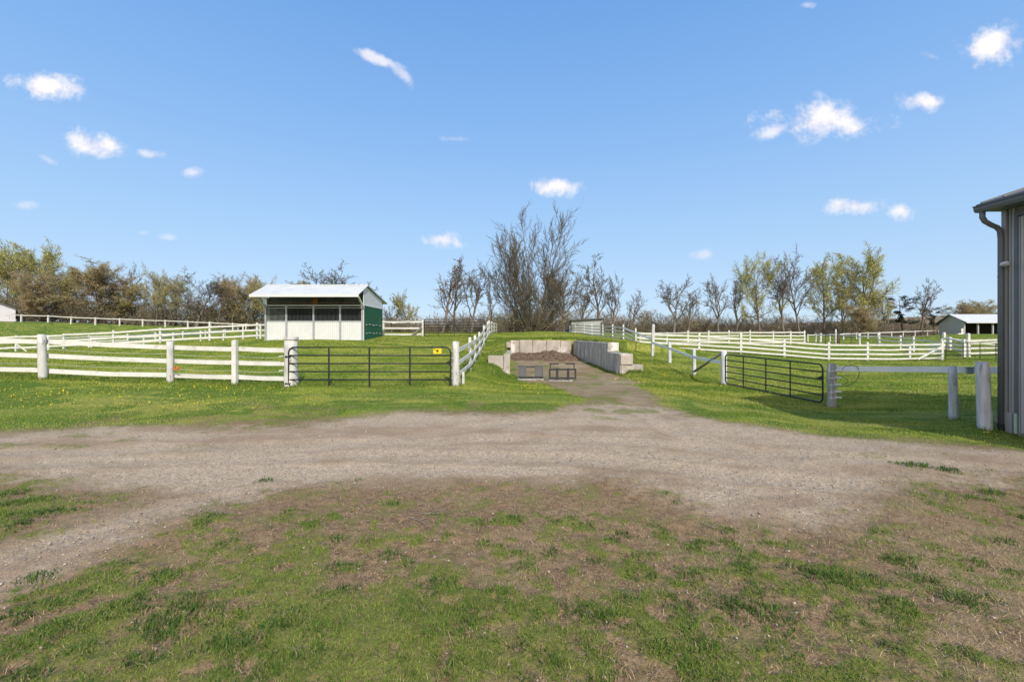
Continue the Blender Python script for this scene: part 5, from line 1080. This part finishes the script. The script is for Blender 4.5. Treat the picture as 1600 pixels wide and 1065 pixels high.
TR = [
 ('airy',0,-45,392,503,104,30,'tall yellow-green budding tree past the left edge behind the grey field barn'),
 ('airy',1,12,386,503,106,24,'tall yellow-green tree right behind the grey field barn at the left edge'),
 ('airy',0,38,395,503,110,20,'slim yellow-green tree, second to the right of the field barn'),
 ('airy',1,66,382,503,104,36,'broad-topped yellow-green tree, tallest of the left treeline'),
 ('rust',0,64,424,503,98,26,'rust-budded tree low in front of the tallest yellow-green tree'),
 ('olive',0,98,424,504,104,26,'grey-olive tree between the tallest yellow-green and the big rust tree'),
 ('rust',1,146,411,505,100,44,'big rounded rust-brown tree in the left treeline'),
 ('rust',0,118,418,504,112,24,'smaller rust-brown tree against the left flank of the big rounded one'),
 ('sparse',0,203,410,507,108,17,'tall bare thin tree right of the big rust-brown tree'),
 ('olive',1,205,440,508,102,20,'short olive tree at the foot of the tall bare thin tree'),
 ('olive',0,243,420,510,98,25,'olive-brown tree with crooked trunk midway along the left treeline'),
 ('olive',1,274,433,511,106,17,'small brown tree between the crooked olive tree and the dark round one'),
 ('bare',0,306,424,512,94,34,'dark round bare tree right of centre in the left treeline'),
 ('rust',1,352,434,514,100,20,'pinkish budding tree, first to the right of the dark round bare tree'),
 ('rust',0,388,430,515,97,24,'pinkish-brown tree just left of the green and white shed'),
 ('olive',0,420,438,516,96,22,'olive tree half hidden behind the left end of the shed roof'),
 ('olive',1,462,438,516,90,24,'brownish tree top showing over the middle of the shed roof'),
 ('bare',1,545,414,520,72,60,'broad bare grey tree spreading behind the green and white shed'),
 ('olive',0,636,457,520,76,24,'small olive tree over the short white fence beside the shed'),
 ('fork',2,612,478,521,70,18,'low bare shrub-like tree close to the green shed wall'),
 ('sparse',1,690,399,520,62,20,'tall slender budding tree, left of the three over the rear gate'),
 ('sparse',2,712,404,520,64,22,'bare forked tree in the middle of the three over the rear gate'),
 ('fork',1,735,414,520,60,27,'bare tree leaning right, nearest the board fence top'),
 ('sparse',0,768,425,520,64,15,'thin bare tree just left of the great multi-stemmed tree'),
 ('vase',0,832,342,520,56,58,'great bare multi-stemmed tree fanning out on the bank, tallest in view'),
 ('fork',2,880,415,520,63,30,'bare tree half merged with the right flank of the great multi-stemmed tree'),
 ('sparse',1,907,446,520,74,16,'small bare tree directly above the lean-to shed'),
 ('sparse',2,932,397,520,74,25,'tall bare tree with a tufted top behind the lean-to shed'),
 ('fork',0,962,430,521,76,24,'crooked bare tree right of the lean-to shed'),
 ('sparse',0,986,452,521,84,20,'pale small bare tree, second right of the lean-to shed'),
 ('fork',1,1053,432,521,84,30,'bare branching tree alone in the gap above the middle of the right fence'),
 ('sparse',1,1074,452,521,88,14,'slim bare tree touching the lone branching tree'),
 ('fork',2,1122,428,521,92,22,'dark bare tree starting the right-hand tree row'),
 ('fork',0,1150,432,522,94,22,'dark leaning tree, second in the right-hand row'),
 ('airy',0,1187,398,522,92,28,'tall yellow-green tree near the start of the right-hand row'),
 ('fork',1,1226,410,523,92,23,'dark crooked tree between the tall yellow-green and the tall brown tree'),
 ('bare',1,1250,393,523,94,32,'tall brown-grey tree with fine upswept twigs in the right-hand row'),
 ('airy',1,1288,408,523,98,26,'yellowish airy tree in the middle of the right-hand row'),
 ('olive',1,1318,430,523,96,20,'low olive tree between the airy and the biggest right-hand tree'),
 ('airy',1,1350,390,523,94,38,'biggest tree of the right-hand row, green-tipped and full'),
 ('olive',0,1384,448,523,98,26,'brown bushy tree at the right foot of the biggest right-hand tree'),
 ('pine',0,1412,462,522,100,16,'dark pine at the right end of the row'),
 ('rust',1,1340,478,523,92,30,'low yellow-brown bush-like tree under the biggest right-hand tree'),
 ('sparse',0,1440,437,521,104,26,'airy pinkish bare tree left of the open shelter'),
 ('pine',0,1459,480,521,106,13,'small dark pine beside the open shelter'),
 ('rust',0,1500,474,520,118,30,'rounded grey-brown thicket tree behind the open shelter, left one'),
 ('olive',1,1540,468,520,118,36,'rounded grey-brown thicket tree behind the open shelter, right one'),
]
for i, (kd, vr, px, tp, bs, Y, hw, lab) in enumerate(TR):
    o = put_tree(kd, vr, px, tp, bs, Y, hw, lab, rot=(i*1.7) % 6.28 if kd != 'vase' else .4, name='pine_tree' if kd == 'pine' else 'deciduous_tree')
    if kd != 'vase': o['group'] = GT
# brush below and between the trees: one uncountable mass
def brush(name, label, spans, dens, kinds, hrange, seed, cols_s=1.0):
    rg = np.random.default_rng(seed); src = []
    for kd, sd_ in kinds:
        V1, F1, V, Fq, Lv, s, wd = raw_tree(kd, sd_); src.append((np.concatenate([V1, V]), np.concatenate([F1, Fq+len(V1)]), Lv[0]*s, Lv[1], Lv[2]))
    VV, FF, LV, LF, LC, o1, o2 = [], [], [], [], [], 0, 0
    for (pxa, pya, Ya, pxb, pyb, Yb_) in spans:
        k = int(abs(pxb-pxa)*dens)
        for i in range(k):
            t_ = (i+rg.random())/k; px = pxa+(pxb-pxa)*t_; Y_ = (Ya+(Yb_-Ya)*t_)*(1+rg.uniform(-.03, .07)); x = (px-800)/F*Y_; z = tz(x, Y_)-.2
            h = rg.uniform(*hrange)/10; a = rg.uniform(0, 6.28); ca, sa = math.cos(a), math.sin(a); Rm = np.array([[ca, sa, 0], [-sa, ca, 0], [0, 0, 1]])*h; Rm[:, :2] *= 1.3
            A_, B_, C_, D_, E_ = src[rg.integers(len(src))]
            VV.append(A_@Rm+(x, Y_, z)); FF.append(B_+o1); o1 += len(A_); LV.append(C_@Rm+(x, Y_, z)); LF.append(D_+o2); LC.append(E_*rg.uniform(.75, 1.25)); o2 += len(C_)
    Vt = np.concatenate(VV); Ft = np.concatenate(FF); Lt = np.concatenate(LV); LFt = np.concatenate(LF)+len(Vt)
    cT = np.tile(np.array([[.26, .215, .165]]), (len(Vt), 1)); cc = np.concatenate([cT, np.concatenate(LC)])
    o = big_mesh(name, np.concatenate([Vt, Lt]), np.concatenate([Ft, LFt]), M['leaf'], {'tint': cc}, False, True)
    tag(o, label, 'brush', kind='stuff')
SP['under'] = dict(H=5, r0=.07, stems=7, splay=1.3, base=.9, n=[5, 4], seg=[5, 4, 2], wan=[.15, .22, .3], trop=[.03, .04, .03], tip=[.3, .4, .6], start=[.12, .15], ang=[.8, .85], rat=[.5, .5], rr=[.55, .6], shape=lambda t: 1.1-.4*t, rmin=.02, leaf=3, lspread=.3, lsize=.08, cols=((.60, .46, .26), (.44, .33, .18)))
BARK['under'] = 'bark_brown'
SP['green_u'] = dict(SP['under'], cols=((.36, .345, .14), (.22, .22, .09)))
BARK['green_u'] = 'bark_brown'
brush('undergrowth', 'olive and grey-green undergrowth at the foot of the left treeline', [(-150,502,108,420,516,100)], .16, (('green_u', 31), ('under', 32), ('green_u', 33)), (4, 7.2), 41)
brush('undergrowth', 'brown scrub at the foot of the trees behind the shed and rear gate', [(420,517,98,640,520,86),(590,520,78,800,520,70)], .20, (('under', 34), ('under', 35)), (1.5, 3.6), 42)
brush('undergrowth', 'dark olive thicket at the foot of the great multi-stemmed tree', [(795,520,57,860,520,58)], .22, (('green_u', 36), ('under', 37)), (2.4, 4.6), 43)
brush('undergrowth', 'brown scrub belt along the right-hand tree row', [(860,520,80,1100,521,98),(1080,521,100,1480,521,108)], .16, (('under', 38), ('under', 39), ('green_u', 30)), (2.0, 5.0), 44)
brush('undergrowth', 'thin hedge of brown brush on the far fields', [(600,512,200,1250,514,200)], .04, (('under', 38), ('under', 39)), (4, 7), 45)
